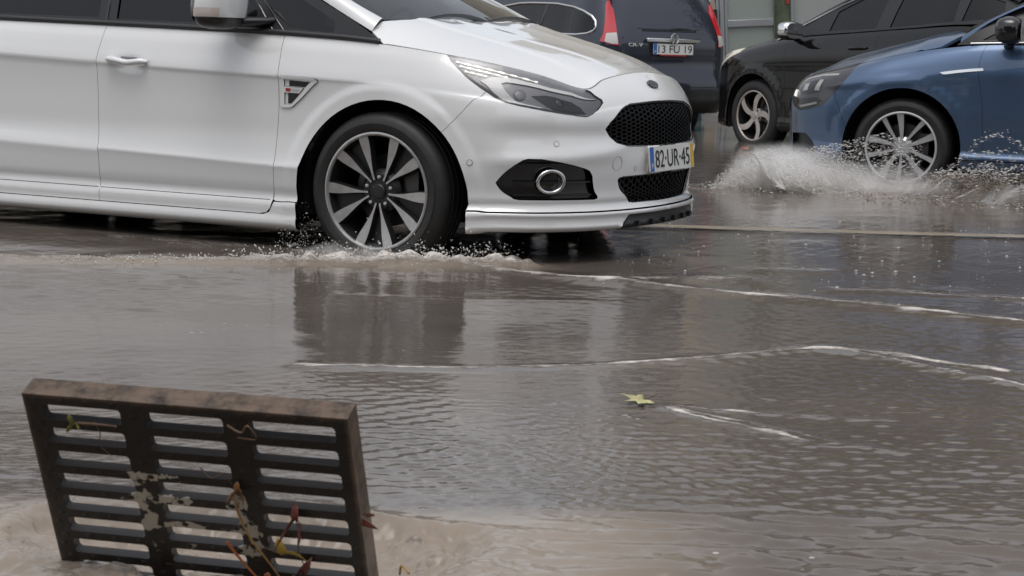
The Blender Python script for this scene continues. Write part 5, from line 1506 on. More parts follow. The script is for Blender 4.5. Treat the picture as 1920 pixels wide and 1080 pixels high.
NR, NC = 760, 800
yy = 1/np.linspace(1/2.45, 1/17.0, NR)
aa = np.linspace(-.60, .60, NC); aa = np.sign(aa)*np.abs(aa/.6)**1.25*.6
Yg = np.repeat(yy[:, None], NC, 1); Xg = Yg*aa[None, :]
Hh, Fo, Si = water(Xg, Yg)
fade = smooth(.60, .52, np.abs(aa))[None, :]*smooth(17, 14.5, yy)[:, None]*smooth(2.45, 2.6, yy)[:, None]
Zg = WATER_Z + Hh*fade
me = bpy.data.meshes.new('flood_water')
vid = np.arange(NR*NC).reshape(NR, NC)
q_ = np.stack([vid[:-1, :-1], vid[:-1, 1:], vid[1:, 1:], vid[1:, :-1]], -1).reshape(-1, 4)
# the outer sheet of standing water goes round the same mesh
co = np.stack([Xg, Yg, Zg], -1).reshape(-1, 3)
y0_, y1_ = yy[0], yy[-1]; x0_, x1_ = .6*y0_, .6*y1_
ext = np.array([(-70, -6, WATER_Z), (70, -6, WATER_Z), (70, 22.6, WATER_Z), (-70, 22.6, WATER_Z), (-x0_, y0_, WATER_Z), (x0_, y0_, WATER_Z), (x1_, y1_, WATER_Z), (-x1_, y1_, WATER_Z)])
nb_ = len(co)
ring = [(0, 1, 5, 4), (1, 2, 6, 5), (2, 3, 7, 6), (3, 0, 4, 7)]
me.from_pydata(np.concatenate([co, ext]).tolist(), [], q_.tolist() + [tuple(nb_+i for i in f) for f in ring])
me.polygons.foreach_set('use_smooth', [True]*len(me.polygons))
for nm, arr, dv in (('foam', Fo*fade, 0), ('silt', Si, .09)):
    at = me.attributes.new(nm, 'FLOAT', 'POINT'); at.data.foreach_set('value', np.concatenate([arr.ravel(), np.full(8, dv)]).astype(np.float32))
me.materials.append(M['water']); me.update()
wo = bpy.data.objects.new('flood_water', me); link(wo); structure(wo)

M['asphalt'] = mat('asphalt', (.05, .048, .046), .8, var=.3, scale=30, bump=.3, bscale=200)
md = MD(); md.add([(-150, -8, -.16), (150, -8, -.16), (150, 400, -.16), (-150, 400, -.16)], [(0, 1, 2, 3)]); structure(md.build('road', M['asphalt'], None, smooth=0))
M['road_line'] = mat('road_line', (.31, .26, .19), .22, var=.18, scale=5)
md = MD(); xs = np.linspace(.3, 14, 60)
md.grid([[(x, 9.40 + .012*math.sin(x*2.3) - .075 + .150*k, WATER_Z + .0105) for x in xs] for k in (0, 1)]); structure(md.build('road_line', M['road_line'], None, smooth=0))
M['kerb_stone'] = mat('kerb_stone', (.30, .27, .23), .6, var=.25, scale=6, bump=.3, bscale=60)
M['paving'] = mat('paving', (.26, .25, .24), .5, var=.2, scale=4, bump=.2, bscale=40)
md = MD(); md.box((0, 62.6, -.02), (150, 40, .15)); structure(md.build('pavement', M['paving'], None, smooth=0))

# ---------------------------------------------------------------- the far side of the street (plumb: it leans against the sloping street)
LEAN = Matrix.Translation((2.53, 23.5, 0)) @ Matrix.Rotation(-.068, 4, 'Y')
SC = 149.0
def fx(px): return (px-1345)/SC
def fz(py): return .985 + (81-py)/SC
def facade(md, name, mats, parent=None, **kw):
    o = md.build(name, mats, parent, **kw)
    if parent is None: o.matrix_world = LEAN
    return o
M['cream_render'] = mat('cream_render', (.46, .42, .35), .85, var=.12, scale=3, bump=.15, bscale=80)
M['beige_render'] = mat('beige_render', (.40, .34, .26), .85, var=.12, scale=3, bump=.1)
M['grey_stone'] = mat('grey_stone', (.13, .135, .14), .7, var=.15, scale=5)
M['aluminium'] = mat('aluminium', (.36, .37, .38), .4, metal=.4)
M['frosted'] = mat('frosted', (.32, .355, .32), .35, var=.05, scale=1.2)
M['frosted_pale'] = mat('frosted_pale', (.42, .425, .41), .35, var=.05, scale=1.2)
M['window_dark'] = mat('window_dark', (.02, .022, .025), .06)
M['shutter'] = mat('shutter', (.10, .10, .10), .6)

bld = thing('pale_building', 'pale rendered building with frosted glass shop front behind the parked cars', 'building')
bld.matrix_world = LEAN
md = MD()
md.box((-.86, .25, 1.7), (.80, .25, 1.7)); md.box((-6.6, .25, 1.8), (3.9, .25, 1.8))
md.box((10.0, .25, 4.85), (10.02, .25, 1.75)); md.box((17.0, .3, 2.9), (2.9, .25, 2.9)); md.box((-6, 4, 1.6), (4.4, 3.5, 1.55)); md.box((9, 5, 4), (10, 4.4, 2.4))
wl_ = md.build('wall', M['cream_render'], bld, smooth=0, recalc=True)
md = MD(); md.box((-.18, -.012, 1.6), (.17, .012, 1.6)); md.build('wall_panel', M['beige_render'], bld, smooth=0)
md = MD(); md.box((-2.60, -.06, 1.75), (.085, .08, 1.75)); md.build('pilaster', M['grey_stone'], bld, bevel=.01)
for k in range(4):
    for r_ in range(1):
        x = -8.6 + k*1.9; md = MD(); md.box((x, -.012, 2.3), (.50, .02, .75)); w_ = md.build('window', M['aluminium'], bld, smooth=0)
        md = MD(); md.box((x, -.036, 2.3), (.44, .006, .69)); md.build('pane', M['window_dark'], w_, smooth=0)
for k in range(7):
    x = 1.4 + k*2.6; md = MD(); md.box((x, -.012, 4.7), (.65, .02, .8)); w_ = md.build('window', M['aluminium'], bld, smooth=0)
    md = MD(); md.box((x, -.036, 4.7), (.58, .006, .73)); md.build('pane', M['window_dark'], w_, smooth=0)
# glazed door: posts, rails, frosted panes
door = MD()
for x0, x1, d in ((fx(1345), fx(1350.5), .05), (fx(1351.5), fx(1359.5), .06), (fx(1360.5), fx(1366), .035), (fx(1452), fx(1462), .05), (fx(1480), fx(1488), .05)):
    door.box(((x0+x1)/2, -.02+d*.0, 1.35), ((x1-x0)/2, d, 1.35))
for z0, z1 in ((fz(52.5), fz(40)), (.0, .16), (2.55, 2.70)):
    door.box(((fx(1366)+fx(1452))/2, -.02, (z0+z1)/2), ((fx(1452)-fx(1366))/2, .03, (z1-z0)/2))
dr = door.build('glazed_door', M['aluminium'], bld, bevel=.006)
for z0, z1 in ((fz(40), 2.55), (.16, fz(52.5))):
    md = MD(); md.box(((fx(1366)+fx(1452))/2, .0, (z0+z1)/2), ((fx(1452)-fx(1366))/2-.002, .008, (z1-z0)/2-.002)); md.build('frosted_pane', M['frosted'], dr, smooth=0)
md = MD(); md.box((fx(1334)+.05, -.10, fz(30)), (.028, .06, .075)); md.tube([(fx(1343), -.14, fz(25)), (fx(1333), -.15, fz(27))], .010, 8); md.build('door_lock', M['black_trim'], dr, bevel=.008)
md = MD(); md.tube([(fx(1344), -.13, fz(40)), (fx(1334), -.14, fz(40.5))], .008, 8); md.build('door_handle', M['badge_red'], dr)
md = MD(); md.box((fx(1488)+1.9, .0, 1.35), (1.9, .010, 1.35)); md.build('shop_window', M['frosted_pale'], bld, smooth=0)
md = MD()
for x in (fx(1488)+1.3, fx(1488)+2.6, fx(1488)+3.85): md.box((x, -.02, 1.35), (.04, .04, 1.35))
md.build('shop_window_frame', M['aluminium'], bld, bevel=.005)
md = MD(); md.box((13, -.02, 1.5), (8.2, .03, 1.5)); md.build('roller_shutter', M['shutter'], bld, smooth=0)

o = MD(); o.lathe([(.104, 0), (.104, .30), (.100, .32), (.100, 4.6), (.10, 4.7), (0, 4.7)], 28, axis='z', c=(.68, -1.1, 0))
M['green_post'] = mat('green_post', (.060, .075, .040), .5, var=.25, scale=9)
tag(facade(o, 'green_post', M['green_post']), 'olive green round post in front of the frosted shop windows', 'post')
o = MD(); o.prism([(.126+.58, -1.212, 1.42), (.165+.58, -1.195, 1.42), (.165+.58, -1.195, 1.62), (.126+.58, -1.212, 1.62)], (0, -.004, 0)); tag(facade(o, 'red_sticker', M['badge_red'], smooth=0), 'dark red notice strapped to the olive green post', 'sticker')
o = MD(); prof = [(.20, 0), (.22, .03), (.22, .50), (.39, .62), (.40, .98), (.405, 1.0)] + [(.40*math.cos(a), 1.02 + .52*math.sin(a)) for a in np.linspace(.02, math.pi/2, 14)]
o.lathe(prof, 36, axis='z', c=((1275-1345)/SC*.97, -.75, 0)); M['teal_plastic'] = mat('teal_plastic', (.045, .115, .125), .45, var=.15, scale=4)
tag(facade(o, 'recycling_container', M['teal_plastic'], smooth=50), 'teal round-topped container half hidden behind the dark SUV', 'container')
o = MD(); o.box(((1314-1345)/SC, -.028, 1.66), (.055, .003, .21)); tag(facade(o, 'notice', mat('lime_paper', (.42, .47, .12), .6), smooth=0), 'lime green notice on the beige wall beside the glazed door', 'notice')
o = MD(); o.box(((1327-1345)/SC, -.028, 1.70), (.055, .003, .20)); tag(facade(o, 'paper_notice', M['plate_white'], smooth=0), 'white paper notice on the beige wall beside the glazed door', 'notice')

# unseen trees added behind the parked cars: their crowns darken what the water mirrors
def tree(x, y, h, cr_, seed, label):
    r = np.random.default_rng(seed); t = thing('unseen_tree', label, 'tree', (x, y, .1), r.random()*6, 'unseen trees')
    md = MD(); tips = []
    md.tube([(0, 0, 0), (.03, .02, h*.25), (-.02, .05, h*.45), (.05, 0, h*.62)], [.17, .14, .12, .09], 12)
    for k in range(9):
        a = k*2.4 + r.random(); z0 = h*(.38 + .25*r.random()); l = cr_*(.6+.5*r.random())
        p = [(0, 0, z0), (l*.4*math.cos(a), l*.4*math.sin(a), z0 + l*.35), (l*math.cos(a), l*math.sin(a), z0 + l*(.5+.4*r.random()))]
        md.tube(p, [.07, .045, .015], 7); tips += [p[1], p[2], tuple((np.array(p[1])+np.array(p[2]))/2)]
    md.build('trunk', M['bark'], t)
    cl = [np.array(q) for q in tips] + [np.array([r.normal()*cr_*.4, r.normal()*cr_*.4, h*.72 + r.normal()*cr_*.3]) for _ in range(14)]
    n = 5200; c = np.array([cl[i] for i in r.integers(0, len(cl), n)]) + r.normal(size=(n, 3))*cr_*.20
    d = r.normal(size=(n, 3)); d /= np.linalg.norm(d, axis=1)[:, None]; e = np.cross(d, r.normal(size=(n, 3))); e /= np.linalg.norm(e, axis=1)[:, None]
    s_ = (.05 + .06*r.random(n))[:, None]; f = np.cross(d, e)
    V_ = np.stack([c-e*s_, c-f*s_*.7, c+e*s_, c+f*s_*.7], 1).reshape(-1, 3)
    md = MD(); md.add(V_, np.arange(n*4).reshape(-1, 4)); md.m = [int(k) for k in r.integers(0, 3, n)]
    md.build('crown', [M['leaf_a'], M['leaf_b'], M['leaf_c']], t, smooth=0, recalc=False)
M['bark'] = mat('bark', (.10, .085, .065), .9, var=.3, scale=12, bump=.4, bscale=30)
M['leaf_a'] = mat('leaf_a', (.045, .065, .022), .55); M['leaf_b'] = mat('leaf_b', (.075, .085, .025), .55); M['leaf_c'] = mat('leaf_c', (.12, .095, .03), .6)
tree(5.2, 22.9, 7.0, 1.8, 3, 'unseen street tree behind the black crossover, added to darken the water reflection')
tree(8.6, 22.9, 8.0, 2.2, 4, 'unseen street tree behind the blue hatchback, added to darken the water reflection')
tree(12.5, 22.9, 8.0, 2.2, 5, 'unseen street tree beyond the right edge, added to darken the water reflection')

# unseen houses added behind the camera: they darken what the car flanks mirror
hs = thing('unseen_houses', 'unseen row of grey houses added behind the camera to darken reflections in the cars', 'building', (0, -7.5, 0))
md = MD(); md.box((-9, -3, 4.4), (8.9, 3, 4.5)); md.box((9.2, -3, 2.6), (9.1, 3, 2.7)); md.build('wall', mat('grey_render', (.10, .095, .088), .85, var=.15, scale=2), hs, smooth=0)
for k in range(14):
    for z in (1.9, 4.9, 7.3):
        x = -16.5 + k*2.5
        if x > -.5 and z > 4: continue
        md = MD(); md.box((x, .012, z), (.62, .03, .95 if z < 6 else .6)); w_ = md.build('window', M['frosted_pale'], hs, smooth=0)
        md = MD(); md.box((x, .046, z), (.55, .006, .88 if z < 6 else .53)); md.build('pane', M['window_dark'], w_, smooth=0)

tree(-4.5, -4.2, 7.0, 2.2, 6, 'unseen street tree behind the camera on the left, added for the car windows to mirror')  # two unseen trees added behind the camera for the car windows to mirror
tree(11.0, -4.0, 7.4, 2.3, 9, 'unseen street tree behind the camera far right, added for the car windows to mirror')
# ---------------------------------------------------------------- upright drain grate
G_O = np.array([-.80359, 3.02334, .38148]); G_H = np.array([.97296, -.23095, -.00221]); G_D = np.array([.09019, .38872, -.91693])
G_H /= np.linalg.norm(G_H); G_D -= G_H*(G_D@G_H); G_D /= np.linalg.norm(G_D); G_N = np.cross(G_H, G_D)     # G_N: away from the visible face
def gp(u, v, w=0): return G_O + G_H*u + G_D*v + G_N*w

def grate_mat():
    m, t, b = new_mat('cast_iron'); N = t.nodes.new; L = t.links.new
    tc = N('ShaderNodeTexCoord')
    n = N('ShaderNodeTexNoise'); n.inputs['Scale'].default_value = 26; n.inputs['Detail'].default_value = 8; n.inputs['Roughness'].default_value = .7; L(tc.outputs['Object'], n.inputs['Vector'])
    cr_ = N('ShaderNodeValToRGB'); e = cr_.color_ramp.elements; e[0].position = .35; e[0].color = (.006, .005, .0044, 1); e[1].position = .72; e[1].color = (.020, .013, .010, 1); L(n.outputs['Fac'], cr_.inputs[0])
    # rusty worn rim: along the outer edges of the frame
    wa = N('ShaderNodeAttribute'); wa.attribute_name = 'rim'
    c0 = N('ShaderNodeMix'); c0.data_type = 'RGBA'; c0.inputs[7].default_value = (.125, .088, .062, 1); L(cr_.outputs[0], c0.inputs[6])
    mu = N('ShaderNodeMath'); mu.operation = 'MULTIPLY'; L(wa.outputs['Fac'], mu.inputs[0])
    nr = N('ShaderNodeMapRange'); nr.inputs[1].default_value = .30; nr.inputs[2].default_value = .58; L(n.outputs['Fac'], nr.inputs[0]); L(nr.outputs[0], mu.inputs[1]); L(mu.outputs[0], c0.inputs[0])
    # old pale paint
    pa = N('ShaderNodeAttribute'); pa.attribute_name = 'paint'
    n2 = N('ShaderNodeTexNoise'); n2.inputs['Scale'].default_value = 60; n2.inputs['Detail'].default_value = 6; n2.inputs['Roughness'].default_value = .6; L(tc.outputs['Object'], n2.inputs['Vector'])
    ad = N('ShaderNodeMath'); ad.operation = 'ADD'; L(pa.outputs['Fac'], ad.inputs[0]); L(n2.outputs['Fac'], ad.inputs[1])
    gt = N('ShaderNodeMapRange'); gt.inputs[1].default_value = 1.0; gt.inputs[2].default_value = 1.04; L(ad.outputs[0], gt.inputs[0])
    c1 = N('ShaderNodeMix'); c1.data_type = 'RGBA'; c1.inputs[7].default_value = (.36, .33, .275, 1); L(gt.outputs[0], c1.inputs[0]); L(c0.outputs[2], c1.inputs[6]); L(c1.outputs[2], b.inputs['Base Color'])
    rr = N('ShaderNodeMapRange'); rr.inputs[3].default_value = .45; rr.inputs[4].default_value = .75; L(n.outputs['Fac'], rr.inputs[0]); L(rr.outputs[0], b.inputs['Roughness'])
    we = N('ShaderNodeAttribute'); we.attribute_name = 'wet'; L(we.outputs['Fac'], b.inputs['Coat Weight']); b.inputs['Specular IOR Level'].default_value = .3
    b.inputs['Coat Roughness'].default_value = .12
    bp = N('ShaderNodeBump'); bp.inputs['Strength'].default_value = .35; bp.inputs['Distance'].default_value = .003; L(n.outputs['Fac'], bp.inputs['Height']); L(bp.outputs[0], b.inputs['Normal'])
    return m
M['cast_iron'] = grate_mat()

G_W, G_L, G_T, G_F = .565, .432, .019, .046            # sheet thickness, depth of the outer frame
COLS_ = [(.032, .171), (.214, .350), (.394, .541)]
PITCH_ = .0465
ROWS_ = [(.0190 + PITCH_*k, .0490 + PITCH_*k) for k in range(8)]
def rounded(u0, u1, v0, v1, r=.007, n=4):
    out = []
    for cu, cv, a0 in ((u1-r, v1-r, 0), (u0+r, v1-r, 90), (u0+r, v0+r, 180), (u1-r, v0+r, 270)):
        out += [(cu + r*math.cos(math.radians(a0+90*k/n)), cv + r*math.sin(math.radians(a0+90*k/n))) for k in range(n+1)]
    return np.array(out)
def grate_sheet():
    outer = densify(np.array([(0, 0), (G_W, 0), (G_W, G_L), (0, G_L)], float), .012)
    holes = [rounded(u0, u1, v0, v1) for u0, u1 in COLS_ for v0, v1 in ROWS_]
    L_ = [outer] + [densify(h, .012) for h in holes]
    gx_, gy_ = np.meshgrid(np.arange(.006, G_W, .010), np.arange(.006, G_L, .010)); g = np.stack([gx_.ravel(), gy_.ravel()], 1)
    k = np.ones(len(g), bool)
    for h in holes: k &= ~inside(np.array([(h[:, 0].min()-.003, h[:, 1].min()-.003), (h[:, 0].max()+.003, h[:, 1].min()-.003), (h[:, 0].max()+.003, h[:, 1].max()+.003), (h[:, 0].min()-.003, h[:, 1].max()+.003)]), g)
    g = g[k]; pts = np.concatenate(L_ + [g]); ed = []; o = 0
    for p in L_: ed += [(o+i, o+(i+1) % len(p)) for i in range(len(p))]; o += len(p)
    vs, es, fs, *_ = delaunay_2d_cdt([Vector(p) for p in pts], ed, [], 0, 1e-6)
    V2 = np.array([(p.x, p.y) for p in vs]); F = np.array([f for f in fs if len(f) == 3]); cen = V2[F].mean(1)
    k = inside(outer, cen)
    for h in L_[1:]: k &= ~inside(h, cen)
    return V2, F[k], L_
V2, F2, L2 = grate_sheet()
md = MD(); tap = .004                                            # openings widen towards the back like cast bars
md.add([gp(u, v, 0) for u, v in V2], F2)
md.add([gp(u, v, G_T) for u, v in V2], F2[:, ::-1])
for i, lp in enumerate(L2):
    n = len(lp); md.add([gp(u, v, 0) for u, v in lp] + [gp(u, v, G_T) for u, v in lp], [(j, (j+1) % n, n+(j+1) % n, n+j) for j in range(n)])
for (u0, v0, u1, v1) in ((0, 0, G_W, .014), (0, .014, .014, G_L), (G_W-.014, .014, G_W, G_L)):       # deep outer frame
    for a, b, c_, d_ in (((u0, v0), (u1, v0), (u1, v1), (u0, v1)),):
        P4 = densify(np.array([a, b, c_, d_]), .012); n = len(P4)
        md.add([gp(u, v, G_T-.001) for u, v in P4] + [gp(u, v, G_F) for u, v in P4], [(j, (j+1) % n, n+(j+1) % n, n+j) for j in range(n)])
        md.add([gp(u, v, G_F) for u, v in (a, b, c_, d_)], [(3, 2, 1, 0)])
for u0, u1 in ((.185, .199), (.365, .379)):                     # stiffening webs behind the two ribs
    md.add([gp(u, v, w) for w in (G_T-.001, .040) for u, v in ((u0, .014), (u1, .014), (u1, G_L), (u0, G_L))], [(0, 1, 5, 4), (1, 2, 6, 5), (2, 3, 7, 6), (3, 0, 4, 7), (7, 6, 5, 4)])
# low studs cast on the bars
def stud(u, v):
    R = []
    for r_, w in ((.0060, .0), (.0050, -.0010), (.0026, -.0016)): R.append([gp(u + r_*math.cos(a)*1.15, v + r_*math.sin(a)*.8, w) for a in np.linspace(0, 2*math.pi, 9)])
    md.grid(R); md.add(R[-1][:8], [tuple(range(8))])
rg = np.random.default_rng(4)
bars = [.010] + [.0490 + PITCH_*k + .008 for k in range(8)]
for v in bars:
    for u in np.arange(.022, .56, .0455): stud(u + rg.normal()*.0008, v + rg.normal()*.0006)
for v in np.arange(.03, .42, .0465):
    for u in (.014, .192, .372, .553): stud(u, v)
grate = md.build('drain_grate', M['cast_iron'], None, smooth=35, bevel=0)
tag(grate, 'rusty cast iron drain grate standing upright in the flooded gutter, splashed with old pale paint', 'drain grate')
me = grate.data; co = np.array([tuple(v.co) for v in me.vertices]) - G_O
gu, gv, gw = co@G_H, co@G_D, co@G_N
def blotch(u, v):
    s_ = np.zeros_like(u)
    for cu, cv, ru, rv, a in ((.178, .155, .022, .020, .62), (.180, .20, .024, .03, .66), (.185, .245, .026, .025, .66), (.225, .150, .055, .012, .60), (.235, .196, .055, .014, .63), (.245, .246, .055, .012, .62), (.150, .20, .02, .02, .5),
                              (.355, .20, .018, .05, .64), (.372, .25, .020, .04, .64), (.335, .200, .03, .012, .52), (.34, .25, .03, .014, .58), (.26, .292, .04, .010, .55), (.355, .29, .03, .018, .60), (.185, .285, .015, .02, .45)):
        s_ = np.maximum(s_, a*np.exp(-((u-cu)/ru)**4 - ((v-cv)/rv)**4))
    return s_
at = me.attributes.new('paint', 'FLOAT', 'POINT'); at.data.foreach_set('value', np.where((gw < .012) & (gw > -.0008), blotch(gu, gv), 0).astype(np.float32))
edge_ = np.minimum.reduce([gu, gv, G_W-gu]); rim_ = np.where((edge_ < .0012), 1.0, smooth(.010, .0, edge_)*.35)
at = me.attributes.new('rim', 'FLOAT', 'POINT'); at.data.foreach_set('value', rim_.astype(np.float32))

at = me.attributes.new('wet', 'FLOAT', 'POINT'); at.data.foreach_set('value', (.02 + .55*smooth(.10, .30, gv)).astype(np.float32))

# ---- leaves and twigs
def leaf_mesh(name, col, size, lobes, curl, label, origin, ex, ey, seed, parent=None, stem=.5, cat='leaf', blunt=0.0):
    r = np.random.default_rng(seed); ez = np.cross(ex, ey); ol = []
    for k in range(lobes*6+1):
        t = -1 + 2*k/(lobes*6); a = t*2.55 + math.pi/2
        tip = abs(math.cos(t*math.pi*lobes/2*1.0 + (0 if lobes % 2 else math.pi/2)))
        rr_ = size*(.34 + .30*blunt + (.62-.30*blunt)*tip**1.6)*(1-.25*abs(t)) * (1 + .10*r.normal()*(k % 2))
        ol.append((rr_*math.cos(a), rr_*math.sin(a)))
    ol.append((0, -size*.10)); md = MD(); c = (0, size*.12)
    R = []
    for s_ in (0.02, .35, .7, 1):
        R.append([(c[0]+(x-c[0])*s_, c[1]+(y-c[1])*s_, curl*size*((x-c[0])**2*1.4 - .5*(y-c[1])**2)*s_*s_/size**2 + .04*size*math.sin(9*x/size+seed)*s_) for x, y in ol + ol[:1]])
    R = [place(np.array(q), origin, ex, ey) for q in R]
    md.grid(R)
    if stem: md.tube(place(np.array([(0, -size*.08, .001), (-.02*size, -size*.4, .08*size), (.05*size, -size*(.4+stem), .25*size)]), origin, ex, ey), [.0016, .0013, .001], 6, m=1)
    m = mat(name + '_colour', col, .45, var=.35, scale=25)
    o = md.build(name, [m, M['twig']], parent, smooth=60)
    sol = o.modifiers.new('thickness', 'SOLIDIFY'); sol.thickness = .0006
    return tag(o, label, cat) if parent is None else o
M['twig'] = mat('twig', (.10, .055, .03), .6)
leaf_mesh('floating_leaf', (.40, .37, .17), .056, 5, .06, 'yellow green leaf floating on the brown water, its stem in the air', (.345, 4.775, WATER_Z+.010), (-.45, .88, .10), (-.90, -.42, .03), 3, stem=.5, blunt=.6)
leaf_mesh('fallen_leaf', (.38, .27, .05), .038, 3, .6, 'yellow leaf caught low in the drain grate', gp(.425, .277, -.012), tuple(-G_D*.6 + G_N*-.5), tuple(G_H*.95 + G_D*-.1), 5, stem=.5)
leaf_mesh('fallen_leaf', (.13, .03, .02), .025, 3, 2.6, 'curled dark red leaf on the right column of the drain grate', gp(.455, .205, -.008), tuple(G_H), tuple(-G_D*.9 - G_N*.3), 7, stem=1.6)
leaf_mesh('fallen_leaf', (.15, .035, .02), .022, 3, 1.6, 'dark red leaf wrapped round the right edge of the drain grate', gp(.556, .205, .012), tuple(G_N - .3*G_H), tuple(G_H*.4 - G_D), 8, stem=0)
leaf_mesh('fallen_leaf', (.22, .10, .035), .019, 3, 1.5, 'small orange brown leaf halfway up the second rib of the drain grate', gp(.360, .158, -.006), tuple(G_H), tuple(-G_D - .4*G_N), 9, stem=.8)
leaf_mesh('fallen_leaf', (.16, .16, .03), .018, 3, 1.2, 'tiny yellow green leaf scrap on the top left bar of the drain grate', gp(.088, .047, -.006), tuple(G_H - .4*G_D), tuple(-G_D - .4*G_N), 10, stem=0)
leaf_mesh('fallen_leaf', (.24, .085, .03), .026, 3, 1.5, 'rust coloured leaf standing in the churning water at the foot of the drain grate', gp(.395, .335, -.02), tuple(G_H), tuple(-G_D - .5*G_N), 11, stem=1.2)
leaf_mesh('fallen_leaf', (.12, .03, .02), .028, 3, 2.0, 'dark red leaf at the foot of the right rib of the drain grate', gp(.452, .315, -.014), tuple(G_H*.8 + G_D*.5), tuple(-G_D - .4*G_N), 12, stem=.6)
leaf_mesh('fallen_leaf', (.34, .12, .045), .05, 3, .4, 'orange leaves lying by the front tyre of the black crossover', (2.03, 16.55, .065), (1, 0, .1), (0, .9, .3), 14, stem=0, blunt=.6)
def twig(pts, rad, label, col='twig'):
    md = MD(); p = cr([gp(*q) for q in pts], 4); md.tube(p, list(np.linspace(rad, rad*.5, len(p))), 6)
    tag(md.build('twig', M[col], None, smooth=60), label, 'twig', 'twigs in the grate')
M['straw'] = mat('straw', (.30, .17, .05), .6)
M['orange_stem'] = mat('orange_stem', (.34, .10, .03), .6)
twig([(.352, .165, -.010), (.356, .21, -.010), (.372, .255, -.012), (.40, .30, -.016), (.425, .345, -.02)], .0024, 'long straw coloured stem hanging down the second rib of the grate', 'straw')
twig([(.325, .265, -.010), (.345, .295, -.014), (.385, .345, -.02)], .0032, 'thick orange stem leaning against the foot of the grate', 'orange_stem')
twig([(.125, .040, -.008), (.135, .06, -.012), (.128, .085, -.010), (.145, .108, -.008)], .0012, 'thin dark twig hanging from the top bar of the left column')
twig([(.095, .046, -.008), (.13, .042, -.012), (.165, .046, -.008)], .0028, 'short thick dark twig lying on the top left bar')
twig([(.362, .024, -.010), (.385, .035, -.012), (.398, .020, -.012), (.41, .045, -.012), (.375, .048, -.008)], .0022, 'dark twig knotted at the top of the second rib')
twig([(.30, .115, -.008), (.32, .13, -.014), (.345, .118, -.012), (.352, .15, -.008)], .0012, 'thin bent stalk between the bars left of the second rib')
twig([(.455, .235, -.008), (.452, .27, -.012), (.462, .31, -.012)], .0014, 'thin dark stalk hanging below the curled red leaf')
md = MD(); md.tube(cr([(-.19, 3.30, .01), (-.185, 3.27, .035), (-.17, 3.24, .03)], 4), .0022, 6); tag(md.build('twig', M['straw'], None), 'short straw coloured stalk in the water right of the grate', 'twig', 'twigs in the grate')

# ---------------------------------------------------------------- spray
def spray_mat(name, col, alpha):
    m, t, b = new_mat(name); b.inputs['Base Color'].default_value = (*col, 1); b.inputs['Roughness'].default_value = .15; b.inputs['IOR'].default_value = 1.33; b.inputs['Alpha'].default_value = alpha
    n = t.nodes.new('ShaderNodeTexNoise'); n.inputs['Scale'].default_value = 9
    tc = t.nodes.new('ShaderNodeTexCoord'); t.links.new(tc.outputs['Object'], n.inputs['Vector'])
    mx = t.nodes.new('ShaderNodeMix'); mx.data_type = 'RGBA'; mx.inputs[6].default_value = (*[c*.8 for c in col], 1); mx.inputs[7].default_value = (*[min(1, c*1.2) for c in col], 1)
    t.links.new(n.outputs['Fac'], mx.inputs[0]); t.links.new(mx.outputs[2], b.inputs['Base Color'])
    return m
M['spray'] = spray_mat('spray', (.74, .72, .69), .6)
M['spray_brown'] = spray_mat('spray_brown', (.30, .24, .18), .8)
OCT_V = np.array([(1, 0, 0), (-1, 0, 0), (0, 1, 0), (0, -1, 0), (0, 0, 1), (0, 0, -1)], float)
OCT_F = np.array([(0, 2, 4), (2, 1, 4), (1, 3, 4), (3, 0, 4), (2, 0, 5), (1, 2, 5), (3, 1, 5), (0, 3, 5)])
def drops(name, pos, size, stretch, mats, mi, label, cat='spray'):
    n = len(pos)
    V_ = (OCT_V[None]*(size[:, None, None]) * np.array([1, 1, 1.0])[None, None])
    along = (V_*stretch[:, None, :]/np.linalg.norm(stretch, axis=1)[:, None, None]).sum(2, keepdims=True)*stretch[:, None, :]
    V_ = V_ + along + pos[:, None, :]
    F_ = (OCT_F[None] + 6*np.arange(n)[:, None, None]).reshape(-1, 3)
    me = bpy.data.meshes.new(name); me.from_pydata(V_.reshape(-1, 3).tolist(), [], F_.tolist())
    for m in mats: me.materials.append(m)
    me.polygons.foreach_set('material_index', np.repeat(mi, 8).astype(np.int32)); me.polygons.foreach_set('use_smooth', [True]*len(me.polygons)); me.update()
    o = bpy.data.objects.new(name, me); link(o); structure(o, 'stuff')
    return tag(o, label, cat)
hub = np.array(blue_car.matrix_basis @ Vector((0, .90, 0)))
fw = np.array((math.cos(math.radians(157)), math.sin(math.radians(157)), 0)); lt = np.array((-math.sin(math.radians(157)), math.cos(math.radians(157)), 0))   # forwards, and out of the visible flank
r = np.random.default_rng(21)
def cloud(n, f0, f1, zfun, latr, dens=1.6, size=(.002, .006)):
    f = f0 + (f1-f0)*r.random(n); top = zfun(f); z = .03 + (top-.03)*r.random(n)**dens
    p = hub[None] + fw*f[:, None] + lt*(latr[0] + (latr[1]-latr[0])*r.random(n)**1.3)[:, None]; p[:, 2] = z
    return p, size[0] + (size[1]-size[0])*r.random(n)**3
P_, S_ = [], []
plume = lambda f: .05 + .25*np.exp(-((f-.82)/.24)**2) + .13*np.exp(-((f-.40)/.25)**2)
for a in (cloud(15000, .42, 1.08, plume, (-.05, .55), 1.35, (.0011, .0042)), cloud(7000, .15, .75, lambda f: .10 + .24*np.exp(-((f-.5)/.3)**2), (-.05, .3), 1.4, (.0011, .0042)),
          cloud(2600, -.15, .5, lambda f: .44 - .25*np.abs(f-.1), (0, .18), 1.2, (.0012, .0050)), cloud(900, .9, 1.18, lambda f: .16 - .12*(f-.9)/.3 + .03, (-.1, .6), 1.5, (.001, .004)),
          cloud(6500, -1.9, 1.08, lambda f: .09 + 0*f, (-.05, .75), 1.7, (.0012, .0055))):
    P_.append(a[0]); S_.append(a[1])
